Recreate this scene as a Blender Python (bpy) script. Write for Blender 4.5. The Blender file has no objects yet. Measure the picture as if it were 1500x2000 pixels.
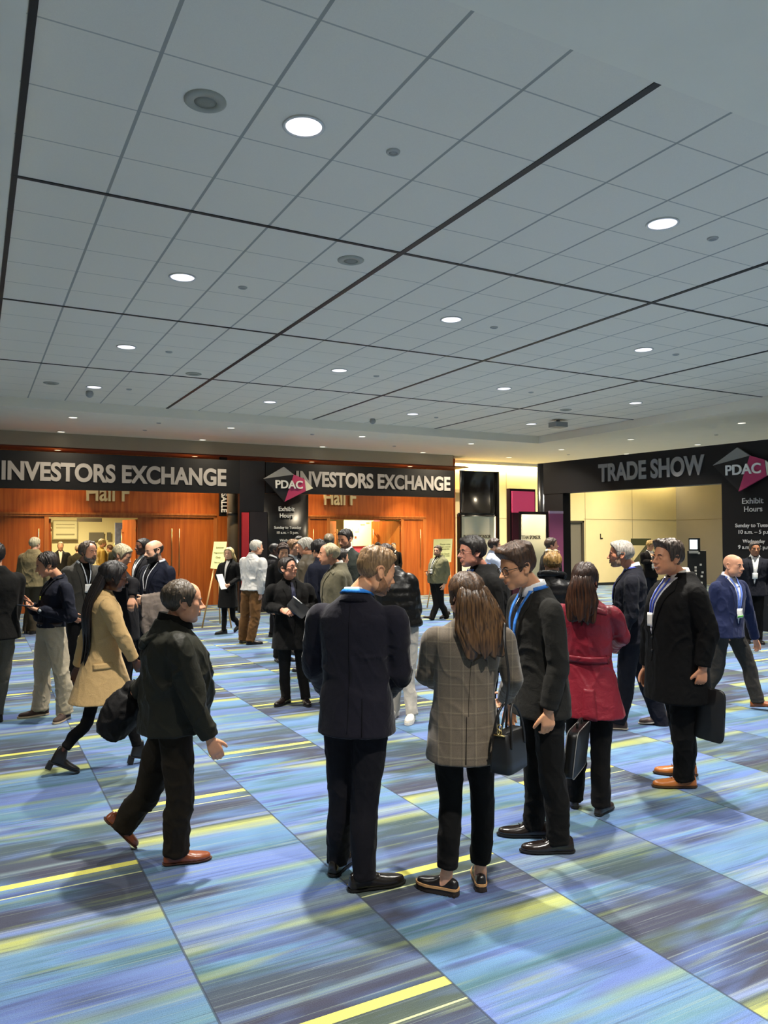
import bpy, bmesh, math, random
import numpy as np
from mathutils import Vector, Matrix
from mathutils.bvhtree import BVHTree

C = bpy.context
SC = C.scene
COL = SC.collection
random.seed(7)
RNG = np.random.default_rng(7)

# ------------------------------------------------------------------ camera, world, exposure
FPX = 1486.3
YAW, PITCH, ROLL = 0.493997, 0.030352, -0.002872
CAMZ = 1.84
cy_, sy_ = math.cos(YAW), math.sin(YAW)
FW = np.array([sy_*math.cos(PITCH), cy_*math.cos(PITCH), math.sin(PITCH)])
_r = np.array([cy_, -sy_, 0.0]); _u = np.cross(_r, FW)
RT = _r*math.cos(ROLL) + _u*math.sin(ROLL)
UP = -_r*math.sin(ROLL) + _u*math.cos(ROLL)
CAM = np.array([0.0, 0.0, CAMZ])
cam_d = bpy.data.cameras.new('camera'); cam = bpy.data.objects.new('camera', cam_d); COL.objects.link(cam)
cam.matrix_world = Matrix(((RT[0], UP[0], -FW[0], 0), (RT[1], UP[1], -FW[1], 0), (RT[2], UP[2], -FW[2], CAMZ), (0, 0, 0, 1)))
cam_d.sensor_fit = 'VERTICAL'; cam_d.sensor_height = 36.0; cam_d.lens = FPX/2000*36.0
cam_d.clip_start = 0.05; cam_d.clip_end = 200
SC.camera = cam
W = bpy.data.worlds.new('world'); SC.world = W; W.use_nodes = True
W.node_tree.nodes['Background'].inputs[0].default_value = (1.0, 0.97, 0.93, 1)
W.node_tree.nodes['Background'].inputs[1].default_value = 0.20
SC.view_settings.view_transform = 'Standard'; SC.view_settings.look = 'None'
SC.view_settings.exposure = 0.0; SC.view_settings.gamma = 1.0; SC.view_settings.use_curve_mapping = False

LAMP_W = 120.0          # each ceiling downlight
LAMP_SOFFIT_W = 55.0   # each small soffit downlight
LAMP_COL = (1.0, 0.945, 0.85)
WARM = (1.0, 0.66, 0.33)

def ray(px, py): return (px-750)/FPX*RT - (py-1000)/FPX*UP + FW
def at(px, py, dep): return CAM + ray(px, py)*dep
def on_z(px, py, z=0.0):
    d = ray(px, py); return CAM + d*((z-CAMZ)/d[2])
def on_y(px, py, Y):
    d = ray(px, py); return CAM + d*(Y/d[1])
def on_x(px, py, X):
    d = ray(px, py); return CAM + d*(X/d[0])
def depth_of(P): return float(np.dot(np.asarray(P)-CAM, FW))
def unit(v):
    v = np.asarray(v, float); n = np.linalg.norm(v); return v/n if n > 1e-9 else v

# ------------------------------------------------------------------ materials
def lin(h):
    h = h.lstrip('#'); o = []
    for k in (0, 2, 4):
        c = int(h[k:k+2], 16)/255
        o.append(c/12.92 if c <= 0.04045 else ((c+0.055)/1.055)**2.4)
    return (*o, 1.0)
_mats = {}
def N(nt, t, **kw):
    n = nt.nodes.new(t)
    for k, v in kw.items(): setattr(n, k, v)
    return n
def base_mat(name):
    m = bpy.data.materials.new(name); m.use_nodes = True
    nt = m.node_tree; b = nt.nodes['Principled BSDF']
    return m, nt, b
def fabric(hexc, rough=0.85, weave=220.0, bump=0.25, var=0.25, sheen=0.15, wr=14.0, wrb=0.35, key=''):
    k = ('fab', hexc, rough, weave, bump, var, sheen, wr, wrb)
    if k in _mats: return _mats[k]
    m, nt, b = base_mat('fabric_'+hexc.strip('#')); L = nt.links
    tc = N(nt, 'ShaderNodeTexCoord')
    n1 = N(nt, 'ShaderNodeTexNoise'); n1.inputs['Scale'].default_value = weave; n1.inputs['Detail'].default_value = 2
    n2 = N(nt, 'ShaderNodeTexNoise'); n2.inputs['Scale'].default_value = wr; n2.inputs['Detail'].default_value = 3; n2.inputs['Distortion'].default_value = 0.6
    L.new(tc.outputs['Object'], n1.inputs['Vector']); L.new(tc.outputs['Object'], n2.inputs['Vector'])
    c = lin(hexc)
    if sum(c[:3])/3 < .022: c = tuple(x*.62 for x in c[:3])+(1,)
    mx = N(nt, 'ShaderNodeMix', data_type='RGBA')
    mx.inputs['A'].default_value = tuple(x*(1-var) for x in c[:3])+(1,)
    mx.inputs['B'].default_value = tuple(min(1, x*(1+var)) for x in c[:3])+(1,)
    L.new(n1.outputs['Fac'], mx.inputs['Factor']); L.new(mx.outputs['Result'], b.inputs['Base Color'])
    bp = N(nt, 'ShaderNodeBump'); bp.inputs['Strength'].default_value = bump; bp.inputs['Distance'].default_value = 0.002
    L.new(n1.outputs['Fac'], bp.inputs['Height'])
    b2 = N(nt, 'ShaderNodeBump'); b2.inputs['Strength'].default_value = wrb; b2.inputs['Distance'].default_value = 0.02
    L.new(n2.outputs['Fac'], b2.inputs['Height']); L.new(bp.outputs['Normal'], b2.inputs['Normal'])
    L.new(b2.outputs['Normal'], b.inputs['Normal'])
    b.inputs['Roughness'].default_value = rough
    b.inputs['Sheen Weight'].default_value = sheen*(.10 if sum(c[:3])/3 < .014 and sheen < .5 else .32)
    b.inputs['Sheen Roughness'].default_value = .4
    b.inputs['Specular IOR Level'].default_value = 0.3 if rough < .6 else 0.18
    _mats[k] = m; return m
def plain(hexc, rough=0.5, metal=0.0, emit=0.0, spec=0.5, noise=0.0, nscale=30, coat=0.0):
    k = ('pl', hexc, rough, metal, emit, spec, noise, nscale, coat)
    if k in _mats: return _mats[k]
    m, nt, b = base_mat('surface_'+hexc.strip('#')); L = nt.links
    c = lin(hexc); b.inputs['Base Color'].default_value = c
    tc = N(nt, 'ShaderNodeTexCoord'); n1 = N(nt, 'ShaderNodeTexNoise')
    n1.inputs['Scale'].default_value = nscale; n1.inputs['Detail'].default_value = 4
    L.new(tc.outputs['Object'], n1.inputs['Vector'])
    a = max(noise, 0.04)
    mx = N(nt, 'ShaderNodeMix', data_type='RGBA')
    mx.inputs['A'].default_value = tuple(x*(1-a) for x in c[:3])+(1,)
    mx.inputs['B'].default_value = tuple(min(1, x*(1+a)) for x in c[:3])+(1,)
    L.new(n1.outputs['Fac'], mx.inputs['Factor']); L.new(mx.outputs['Result'], b.inputs['Base Color'])
    b.inputs['Roughness'].default_value = rough; b.inputs['Metallic'].default_value = metal
    b.inputs['Specular IOR Level'].default_value = spec; b.inputs['Coat Weight'].default_value = coat
    if emit > 0:
        b.inputs['Emission Color'].default_value = c; b.inputs['Emission Strength'].default_value = emit
    _mats[k] = m; return m
def skin(hexc):
    k = ('skin', hexc)
    if k in _mats: return _mats[k]
    m, nt, b = base_mat('skin_'+hexc.strip('#')); L = nt.links
    c = lin(hexc)
    tc = N(nt, 'ShaderNodeTexCoord'); n1 = N(nt, 'ShaderNodeTexNoise'); n1.inputs['Scale'].default_value = 28; n1.inputs['Detail'].default_value = 4
    L.new(tc.outputs['Object'], n1.inputs['Vector'])
    mx = N(nt, 'ShaderNodeMix', data_type='RGBA')
    mx.inputs['A'].default_value = (c[0]*0.88, c[1]*0.80, c[2]*0.78, 1)
    mx.inputs['B'].default_value = (min(1, c[0]*1.1), min(1, c[1]*1.1), min(1, c[2]*1.08), 1)
    L.new(n1.outputs['Fac'], mx.inputs['Factor']); L.new(mx.outputs['Result'], b.inputs['Base Color'])
    n2 = N(nt, 'ShaderNodeTexNoise'); n2.inputs['Scale'].default_value = 260; L.new(tc.outputs['Object'], n2.inputs['Vector'])
    bp = N(nt, 'ShaderNodeBump'); bp.inputs['Strength'].default_value = 0.12; bp.inputs['Distance'].default_value = 0.001
    L.new(n2.outputs['Fac'], bp.inputs['Height']); L.new(bp.outputs['Normal'], b.inputs['Normal'])
    b.inputs['Roughness'].default_value = 0.5
    b.inputs['Subsurface Weight'].default_value = 0.12; b.inputs['Subsurface Radius'].default_value = (0.012, 0.005, 0.003)
    b.inputs['Subsurface Scale'].default_value = 0.5
    _mats[k] = m; return m
def hairmat(dark, light, scale=(170, 170, 14), rough=0.5, key=''):
    k = ('hair', dark, light, scale)
    if k in _mats: return _mats[k]
    m, nt, b = base_mat('hair_'+dark.strip('#')); L = nt.links
    tc = N(nt, 'ShaderNodeTexCoord'); mp = N(nt, 'ShaderNodeMapping'); mp.inputs['Scale'].default_value = scale
    n1 = N(nt, 'ShaderNodeTexNoise'); n1.inputs['Scale'].default_value = 1.0; n1.inputs['Detail'].default_value = 3; n1.inputs['Distortion'].default_value = 0.4
    L.new(tc.outputs['Object'], mp.inputs['Vector']); L.new(mp.outputs['Vector'], n1.inputs['Vector'])
    cr = N(nt, 'ShaderNodeValToRGB'); cr.color_ramp.elements[0].position = 0.32; cr.color_ramp.elements[1].position = 0.68
    cr.color_ramp.elements[0].color = lin(dark); cr.color_ramp.elements[1].color = lin(light)
    L.new(n1.outputs['Fac'], cr.inputs['Fac']); L.new(cr.outputs['Color'], b.inputs['Base Color'])
    bp = N(nt, 'ShaderNodeBump'); bp.inputs['Strength'].default_value = 0.6; bp.inputs['Distance'].default_value = 0.004
    L.new(n1.outputs['Fac'], bp.inputs['Height']); L.new(bp.outputs['Normal'], b.inputs['Normal'])
    b.inputs['Roughness'].default_value = rough; b.inputs['Specular IOR Level'].default_value = 0.45
    _mats[k] = m; return m
def wood(dark, light, rough=0.42, vert=True, scale=1.0):
    k = ('wood', dark, light, rough, vert, scale)
    if k in _mats: return _mats[k]
    m, nt, b = base_mat('wood_'+dark.strip('#')); L = nt.links
    tc = N(nt, 'ShaderNodeTexCoord'); mp = N(nt, 'ShaderNodeMapping')
    mp.inputs['Scale'].default_value = (9*scale, 9*scale, 0.5*scale) if vert else (0.5*scale, 9*scale, 9*scale)
    n1 = N(nt, 'ShaderNodeTexNoise'); n1.inputs['Scale'].default_value = 1.6; n1.inputs['Detail'].default_value = 6; n1.inputs['Distortion'].default_value = 0.5
    L.new(tc.outputs['Object'], mp.inputs['Vector']); L.new(mp.outputs['Vector'], n1.inputs['Vector'])
    cr = N(nt, 'ShaderNodeValToRGB'); cr.color_ramp.elements[0].position = 0.3; cr.color_ramp.elements[1].position = 0.72
    cr.color_ramp.elements[0].color = lin(dark); cr.color_ramp.elements[1].color = lin(light)
    L.new(n1.outputs['Fac'], cr.inputs['Fac']); L.new(cr.outputs['Color'], b.inputs['Base Color'])
    b.inputs['Roughness'].default_value = rough
    _mats[k] = m; return m

# ------------------------------------------------------------------ object helpers
def link(name, me, mat=None, parent=None, loc=None, smooth=True):
    if isinstance(mat, (list, tuple)):
        for q in mat: me.materials.append(q)
    elif mat is not None:
        me.materials.clear(); me.materials.append(mat)
    if smooth:
        me.polygons.foreach_set('use_smooth', [True]*len(me.polygons))
    o = bpy.data.objects.new(name, me); COL.objects.link(o)
    if loc is not None: o.location = Vector(tuple(float(x) for x in loc))
    if parent is not None: o.parent = parent
    return o
def tag(o, label=None, cat=None, group=None, kind=None):
    if label: o['label'] = label
    if cat: o['category'] = cat
    if group: o['group'] = group
    if kind: o['kind'] = kind
    return o
def empty(name, loc, label=None, cat=None, group=None, rz=0.0):
    o = bpy.data.objects.new(name, None); COL.objects.link(o); o.empty_display_size = 0.1
    o.location = Vector(tuple(float(x) for x in loc)); o.rotation_euler = (0, 0, rz)
    return tag(o, label, cat, group)

class Acc:
    """collects vertices and faces of closed shapes"""
    def __init__(s): s.v = []; s.f = []; s.n = 0; s.mi = []
    def add(s, V, F, mi=0):
        V = np.asarray(V, float).reshape(-1, 3)
        s.v.append(V); s.f.extend([tuple(int(i)+s.n for i in f) for f in F]); s.mi.extend([mi]*len(F)); s.n += len(V)
        return s
    def rings(s, R, cap=True, mi=0):
        R = np.asarray(R, float); m, n, _ = R.shape
        F = []
        for i in range(m-1):
            for j in range(n):
                k = (j+1) % n
                F.append((i*n+j, i*n+k, (i+1)*n+k, (i+1)*n+j))
        V = R.reshape(-1, 3)
        if cap:
            V = np.vstack([V, R[0].mean(0), R[-1].mean(0)])
            for j in range(n):
                k = (j+1) % n
                F.append((k, j, m*n)); F.append(((m-1)*n+j, (m-1)*n+k, m*n+1))
        return s.add(V, F, mi)
    def box(s, lo, hi, mi=0):
        x0, y0, z0 = lo; x1, y1, z1 = hi
        V = [(x0,y0,z0),(x1,y0,z0),(x1,y1,z0),(x0,y1,z0),(x0,y0,z1),(x1,y0,z1),(x1,y1,z1),(x0,y1,z1)]
        return s.add(V, [(0,3,2,1),(4,5,6,7),(0,1,5,4),(1,2,6,5),(2,3,7,6),(3,0,4,7)], mi)
    def obox(s, c, ax, ay, az, mi=0):
        c = np.asarray(c, float); ax, ay, az = (np.asarray(q, float) for q in (ax, ay, az))
        V = [c+sx*ax+sy*ay+sz*az for sz in (-1, 1) for sx, sy in ((-1,-1),(1,-1),(1,1),(-1,1))]
        return s.add(V, [(0,3,2,1),(4,5,6,7),(0,1,5,4),(1,2,6,5),(2,3,7,6),(3,0,4,7)], mi)
    def ball(s, c, r, n=14, mi=0, ax=None):
        r = np.asarray(r, float)*np.ones(3)
        ax = np.eye(3) if ax is None else np.asarray(ax, float)
        R = []
        for i in range(n//2+1):
            t = math.pi*(0.02+0.96*i/(n//2)); ring = []
            for j in range(n):
                p = 2*math.pi*j/n
                q = np.array([math.sin(t)*math.cos(p), math.sin(t)*math.sin(p), -math.cos(t)])*r
                ring.append(np.asarray(c)+q@ax)
            R.append(ring)
        return s.rings(R, True, mi)
    def tube(s, P, rad, n=10, mi=0, smooth=True, flat=None, side=None):
        P = np.asarray(P, float); rad = np.asarray(rad, float)*np.ones(len(P))
        if smooth and len(P) > 2:
            P, rad = spline(P, rad)
        R = frames(P, rad, n, flat, side)
        return s.rings(R, True, mi)
    def mesh(s, name):
        me = bpy.data.meshes.new(name)
        me.from_pydata(np.vstack(s.v).tolist(), [], s.f); me.update()
        if any(s.mi): me.polygons.foreach_set('material_index', s.mi)
        return me
def spline(P, rad, k=5):
    P = np.asarray(P, float); Q = []; r = []
    n = len(P)
    for i in range(n-1):
        p0, p1, p2, p3 = P[max(i-1, 0)], P[i], P[i+1], P[min(i+2, n-1)]
        for t in np.linspace(0, 1, k, endpoint=False):
            a = 2*p1; b = p2-p0; c = 2*p0-5*p1+4*p2-p3; d = -p0+3*p1-3*p2+p3
            Q.append(0.5*(a+b*t+c*t*t+d*t**3)); tt = t*t*(3-2*t); r.append(rad[i]*(1-tt)+rad[i+1]*tt)
    Q.append(P[-1]); r.append(rad[-1])
    return np.array(Q), np.array(r)
def frames(P, rad, n, flat=None, side=None):
    T = np.gradient(P, axis=0) if len(P) > 1 else np.array([[0, 0, 1.]])
    T = T/np.maximum(np.linalg.norm(T, axis=1, keepdims=True), 1e-9)
    s = np.array(side if side is not None else ((1., 0, 0) if abs(T[0][0]) < 0.8 else (0, 1., 0)), float)
    out = []
    ang = np.linspace(0, 2*np.pi, n, endpoint=False)
    fl = 1.0 if flat is None else flat
    fl = np.asarray(fl, float)*np.ones(len(P)) if np.ndim(fl) == 0 else np.interp(np.linspace(0, 1, len(P)), np.linspace(0, 1, len(fl)), fl)
    for i in range(len(P)):
        s = s - T[i]*np.dot(s, T[i]); s = s/max(np.linalg.norm(s), 1e-9); t = np.cross(T[i], s)
        out.append(P[i] + rad[i]*(np.cos(ang)[:, None]*s + fl[i]*np.sin(ang)[:, None]*t))
    return np.array(out)
def ell(c, ax, ay, a, b, n=28, e=2.0):
    t = np.linspace(0, 2*np.pi, n, endpoint=False); ct, st = np.cos(t), np.sin(t)
    x = np.sign(ct)*np.abs(ct)**(2/e)*a; y = np.sign(st)*np.abs(st)**(2/e)*b
    return np.asarray(c)+x[:, None]*np.asarray(ax)+y[:, None]*np.asarray(ay)

# value noise, vectorised
_perm = RNG.permutation(4096); _val = RNG.random(4096)*2-1
def vnoise(p):
    p = np.asarray(p, float); i = np.floor(p).astype(int); f = p-i; f = f*f*(3-2*f); r = 0
    for dx in (0, 1):
        for dy in (0, 1):
            for dz in (0, 1):
                h = _perm[(i[..., 0]+dx) & 4095]; h = _perm[(h+i[..., 1]+dy) & 4095]; h = _perm[(h+i[..., 2]+dz) & 4095]
                w = (f[..., 0] if dx else 1-f[..., 0])*(f[..., 1] if dy else 1-f[..., 1])*(f[..., 2] if dz else 1-f[..., 2])
                r = r+w*_val[h]
    return r
def co_of(me):
    a = np.empty(len(me.vertices)*3); me.vertices.foreach_get('co', a); return a.reshape(-1, 3)
def no_of(me):
    a = np.empty(len(me.vertices)*3, dtype=np.float32); me.vertex_normals.foreach_get('vector', a); return a.reshape(-1, 3).astype(float)
def set_co(me, co):
    me.vertices.foreach_set('co', np.ascontiguousarray(co, dtype=np.float32).ravel()); me.update()
def fuse(acc, name, voxel, smooth=4, wrinkle=0.0, freq=9.0, seed=0.0, fn=None, fac=0.5):
    """one continuous surface out of overlapping closed shapes"""
    me = acc.mesh(name); ob = bpy.data.objects.new('fuse', me); COL.objects.link(ob)
    m = ob.modifiers.new('r', 'REMESH'); m.mode = 'VOXEL'; m.voxel_size = voxel; m.use_smooth_shade = True
    if smooth:
        q = ob.modifiers.new('s', 'SMOOTH'); q.factor = fac; q.iterations = smooth
    dg = C.evaluated_depsgraph_get(); out = bpy.data.meshes.new_from_object(ob.evaluated_get(dg))
    bpy.data.objects.remove(ob); bpy.data.meshes.remove(me); out.name = name
    if wrinkle > 0:
        co = co_of(out); no = no_of(out); p = co*freq+seed
        w = vnoise(p*np.array([1.3, 1.3, 0.75])+0.8*vnoise(p*0.7+9)[:, None])
        w2 = vnoise(np.stack([p[:, 0]*1.9+.7*p[:, 2], p[:, 1]*1.9-.5*p[:, 2], p[:, 2]*1.0], -1)+17)
        d = 1.25*np.clip(1-1.9*np.abs(w), 0, 1)**2.2+.75*np.clip(1-2.4*np.abs(w2), 0, 1)**2-.5   # narrow folds
        d = d*.8+0.35*vnoise(p*.8+31)
        amp = wrinkle if fn is None else wrinkle*fn(co)
        set_co(out, co+no*(np.asarray(amp)*np.clip(d, -1, 1))[:, None])
    return out
# ------------------------------------------------------------------ heads
def _sm(a, b, k):
    h = np.clip(0.5+0.5*(b-a)/k, 0, 1); return b*(1-h)+a*h-k*h*(1-h)
def _ssub(a, b, k):        # a minus b
    h = np.clip(0.5-0.5*(a+b)/k, 0, 1); return a*(1-h)-b*h+k*h*(1-h)
def _el(p, c, r):
    q = (p-np.array(c))/np.array(r); k0 = np.linalg.norm(q, axis=-1); k1 = np.linalg.norm(q/np.array(r), axis=-1)
    return k0*(k0-1)/np.maximum(k1, 1e-9)
def _cap(p, a, b, r0, r1):
    a, b = np.array(a), np.array(b); t = np.clip(((p-a)@(b-a))/np.dot(b-a, b-a), 0, 1)
    return np.linalg.norm(p-a-t[..., None]*(b-a), axis=-1)-(r0+(r1-r0)*t)
NTH, NPH = 84, 112
_th = np.linspace(0.0, math.pi, NTH); _ph = np.linspace(0, 2*math.pi, NPH, endpoint=False)
_D = np.stack([np.sin(_th)[:, None]*np.sin(_ph)[None], np.sin(_th)[:, None]*np.cos(_ph)[None], np.cos(_th)[:, None]*np.ones(NPH)[None]], -1)
HC0 = np.array([0, 0.012, 0.0])
_heads = {}
HEADP = dict(                      # face width, jaw width, chin, nose, cheek fullness
    m=dict(fw=1.0, jw=1.0, chin=1.0, nose=1.0, full=0.0), f=dict(fw=0.94, jw=0.82, chin=0.8, nose=0.78, full=0.1),
    h=dict(fw=1.06, jw=1.18, chin=1.0, nose=1.0, full=0.55), o=dict(fw=1.0, jw=1.0, chin=0.95, nose=1.18, full=0.1),
    y=dict(fw=0.98, jw=0.93, chin=1.05, nose=1.15, full=0.0))
def head_grid(kind):
    if kind in _heads: return _heads[kind]
    q = HEADP[kind]
    def sdf(p):
        p = p.copy(); p[..., 0] = np.abs(p[..., 0])
        d = _el(p, (0, -.014, .030), (.077, .097, .088))
        d = _sm(d, _el(p, (0, .030, -.030), (.062*q['fw'], .064, .086)), .03)
        d = _sm(d, _el(p, (0, .046, .040), (.056, .046, .056)), .03)
        d = _sm(d, _el(p, (.040*q['jw'], .012, -.070), (.027, .034, .032)), .03)
        d = _sm(d, _el(p, (0, .068, -.099), (.023*q['jw'], .023, .019*q['chin'])), .022)
        d = _sm(d, _el(p, (.043*q['fw'], .058, -.016), (.024, .024, .024)), .02)
        if q['full'] > 0: d = _sm(d, _el(p, (.038, .040, -.062), (.030+.012*q['full'], .036, .036)), .03)
        d = _sm(d, _cap(p, (0, .086, .021), (.038, .080, .021), .0115, .010), .014)
        d = _ssub(d, _el(p, (.032, .104, .001), (.019, .016, .012)), .012)
        d = _sm(d, _el(p, (.032, .083, .000), (.014, .0125, .012)), .004)
        n = q['nose']
        d = _sm(d, _cap(p, (0, .090, .014), (0, .104+.012*n, -.028), .0085, .0115), .009)
        d = _sm(d, _el(p, (0, .106+.012*n, -.031), (.013, .012, .0105)), .006)
        d = _sm(d, _el(p, (.0125, .101, -.035), (.0085, .012, .0085)), .006)
        d = _sm(d, _el(p, (0, .092, -.058), (.026, .014, .014)), .012)
        d = _sm(d, _cap(p, (0, .099, -.0605), (.019, .090, -.063), .0062, .003), .005)
        d = _sm(d, _cap(p, (0, .0985, -.0735), (.016, .091, -.071), .0070, .003), .005)
        d = _ssub(d, _cap(p, (0, .108, -.067), (.024, .094, -.067), .0022, .0015), .003)
        return d
    R = np.linspace(.02, .17, 110)
    P = HC0+_D[:, :, None, :]*R[None, None, :, None]
    s = sdf(P.reshape(-1, 3)).reshape(NTH, NPH, -1)
    ins = s < 0
    k = ins.shape[2]-1-np.argmax(ins[:, :, ::-1], axis=2); k = np.clip(k, 0, len(R)-2)
    s0 = np.take_along_axis(s, k[..., None], 2)[..., 0]; s1 = np.take_along_axis(s, k[..., None]+1, 2)[..., 0]
    r = R[k]+(R[1]-R[0])*np.clip(s0/np.maximum(s0-s1, 1e-9), 0, 1)
    r[0] = r[0].mean(); r[-1] = r[-1].mean()
    _heads[kind] = r; return r
def grid_at(G, th, ph):
    a = np.clip(np.asarray(th)/math.pi*(NTH-1), 0, NTH-1.001); b = (np.asarray(ph)/(2*math.pi)*NPH) % NPH
    i = a.astype(int); j = b.astype(int); fa = a-i; fb = b-j; j2 = (j+1) % NPH; j = j % NPH
    return (G[i, j]*(1-fa)*(1-fb)+G[i+1, j]*fa*(1-fb)+G[i, j2]*(1-fa)*fb+G[i+1, j2]*fa*fb)
def star_mesh(acc, r, tf, n_th=NTH, n_ph=NPH, mi=0):
    P = tf(HC0+_D*r[..., None]); R = P[1:-1]
    acc.rings(R, True, mi)
# hairline seen from the side: hair grows above these heights
_HLY = np.array([-.13, -.060, -.040, -.024, -.016, .006, .013, .022, .032, .040, .050, .066, .090, .13])
_HLZ = np.array([-.062, -.062, -.050, -.020, .004, .004, -.006, -.020, -.018, .020, .046, .066, .083, .090])
def hair_shell(G, top=.022, side=.009, back=.012, front=0.0, line=0.0, nape=0.0, bald=0.0, crown_bald=0.0, part=0.0, rough=.004, sd=0.0, quiff=0.0, long_sides=0.0, fine=1.0, sweep=0.0):
    p = HC0+_D*G[..., None]; x, y, z = p[..., 0], p[..., 1], p[..., 2]
    hl = np.interp(y, _HLY, _HLZ)
    hl = hl+line*np.clip((y-.03)/.03, 0, 1)+nape*np.clip((-y-.03)/.03, 0, 1)-long_sides*np.clip(1-np.abs(y-.01)/.03, 0, 1)
    m = np.clip((z-hl)/.010+0.5, 0, 1)
    if bald > 0:          # bare dome, hair only round the sides
        m = m*np.clip((.052-.018*bald-z-.35*np.clip(y, -.2, .2)*0.35)/.012+0.5, 0, 1)
    if crown_bald > 0:    # receding front
        m = m*np.clip((np.abs(x)*0.9+.040-(y+crown_bald))/.016, 0, 1)
    t = side+(top-side)*np.clip((z-.02)/.07, 0, 1)**0.8
    bk = np.clip((-y-.02)/.05, 0, 1)*np.clip((.09-z)/.05, 0, 1); t = t*(1-bk)+back*bk
    t = t+front*np.clip((y-.02)/.05, 0, 1)*np.clip((z-.05)/.03, 0, 1)
    t = t+quiff*np.clip((y-.045)/.035, 0, 1)*np.clip((z-.06)/.03, 0, 1)
    low = np.clip((z+.075)/.06, 0.15, 1); t = t*np.where(y < 0, low, 1)
    if part: t = t-.010*np.exp(-((x-part)/.010)**2)*np.clip((z-.06)/.03, 0, 1)
    ph = np.arctan2(x, y)
    strand = vnoise(np.stack([x*95+sd, y*95*(1 if not sweep else .25), z*20], -1))
    strand2 = vnoise(np.stack([np.cos(ph)*16, np.sin(ph)*16, z*9+sd], -1))
    r = G-.012+(t+.012+rough*np.clip(t/.014, .12, 1)*(strand*fine*1.3+strand2*1.2))*np.clip(m*1.25, 0, 1)**.55
    return np.where(m > .02, r, G-.012), m
def beard_shell(G, t=.012, chin=.02, stache=True, low=0.0, cheek=-.025, sd=3.0):
    p = HC0+_D*G[..., None]; x, y, z = p[..., 0], p[..., 1], p[..., 2]
    up = np.interp(y, [-.1, .0, .02, .06, .085, .10, .13], [-.12, -.02, -.022, cheek-.022, cheek-.028, -.049, -.049])
    m = np.clip((up-z)/.008+.5, 0, 1)*np.clip((y+.002)/.01, 0, 1)*np.clip((z+.128+low)/.01, 0, 1)
    lip = np.exp(-((z+.067)/.009)**2)*np.clip((.026-np.abs(x))/.006, 0, 1)*np.clip((y-.075)/.01, 0, 1)
    m = m*(1-lip)
    if not stache: m = m*(1-np.clip((z+.060)/.006+.5, 0, 1)*np.clip((y-.08)/.01, 0, 1))
    tt = t+(chin-t)*np.clip((-.085-z)/.03, 0, 1)*np.clip((y-.02)/.04, 0, 1)
    n = vnoise(np.stack([x*110+sd, y*110, z*35], -1))
    return np.where(m > .03, G-.010+(tt+.010+.003*n)*np.clip(m*1.2, 0, 1)**.5, G-.010)

# ------------------------------------------------------------------ hands and shoes
def rodr(v, k, a):
    k = unit(k); return v*math.cos(a)+np.cross(k, v)*math.sin(a)+k*np.dot(k, v)*(1-math.cos(a))
def hand(acc, wrist, d, pn, side, curl=35, sc=1.0, spread=5, thumb=0.5, point=None):
    d = unit(d); pn = unit(pn-d*np.dot(pn, d)); th = np.cross(d, pn)*side; w = np.asarray(wrist, float)
    kn = w+d*.092*sc+pn*.004*sc
    acc.rings([ell(w-d*.03*sc, th, pn, .027*sc, .021*sc, 14), ell(w+d*.012*sc, th, pn, .030*sc, .019*sc, 14), ell(w+d*.045*sc, th, pn, .039*sc, .0165*sc, 14, 2.4),
               ell(w+d*.080*sc+pn*.002, th, pn, .0425*sc, .0145*sc, 14, 2.6), ell(kn, th, pn, .040*sc, .0120*sc, 14, 2.6), ell(kn+d*.008*sc, th, pn, .034*sc, .006*sc, 14)])
    tips = []
    for k, (o, ln, r) in enumerate(((.0315, .072, .0088), (.0105, .081, .0090), (-.0105, .075, .0085), (-.0305, .059, .0075))):
        b = kn-d*.012*sc+th*o*sc*1.02; cd = rodr(d, pn, -math.radians(spread)*(1.5-k)*0.55*side*-1) if spread else d
        c = curl if (point is None or k != point) else 8
        ax = np.cross(cd, pn); P = [b]; v = cd
        for s_, (f, g) in enumerate(((.47, .55), (.31, 1.0), (.25, .75))):
            v = rodr(v, ax, math.radians(c)*g); P.append(P[-1]+v*ln*f*sc*(1.15 if s_ == 0 else 1))
        acc.tube(P, np.array([r*1.05, r*1.06, r*.98, r*.74])*sc, 10); acc.ball(P[-1], r*.74*sc, 8); tips.append(P[-1])
    b = w+d*.022*sc+th*.022*sc; v = unit(d*.75+th*.62+pn*.28); P = [b]
    for f, g in ((.040, 0), (.034, .6), (.028, .6)):
        v = unit(rodr(v, np.cross(v, unit(pn*thumb+d*.5-th*.35*thumb)), math.radians(24)*g)); P.append(P[-1]+v*f*sc)
    acc.tube(P, np.array([.0155, .0130, .0112, .0085])*sc, 10); acc.ball(P[-1], .0085*sc, 8); tips.append(P[-1])
    return tips
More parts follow.
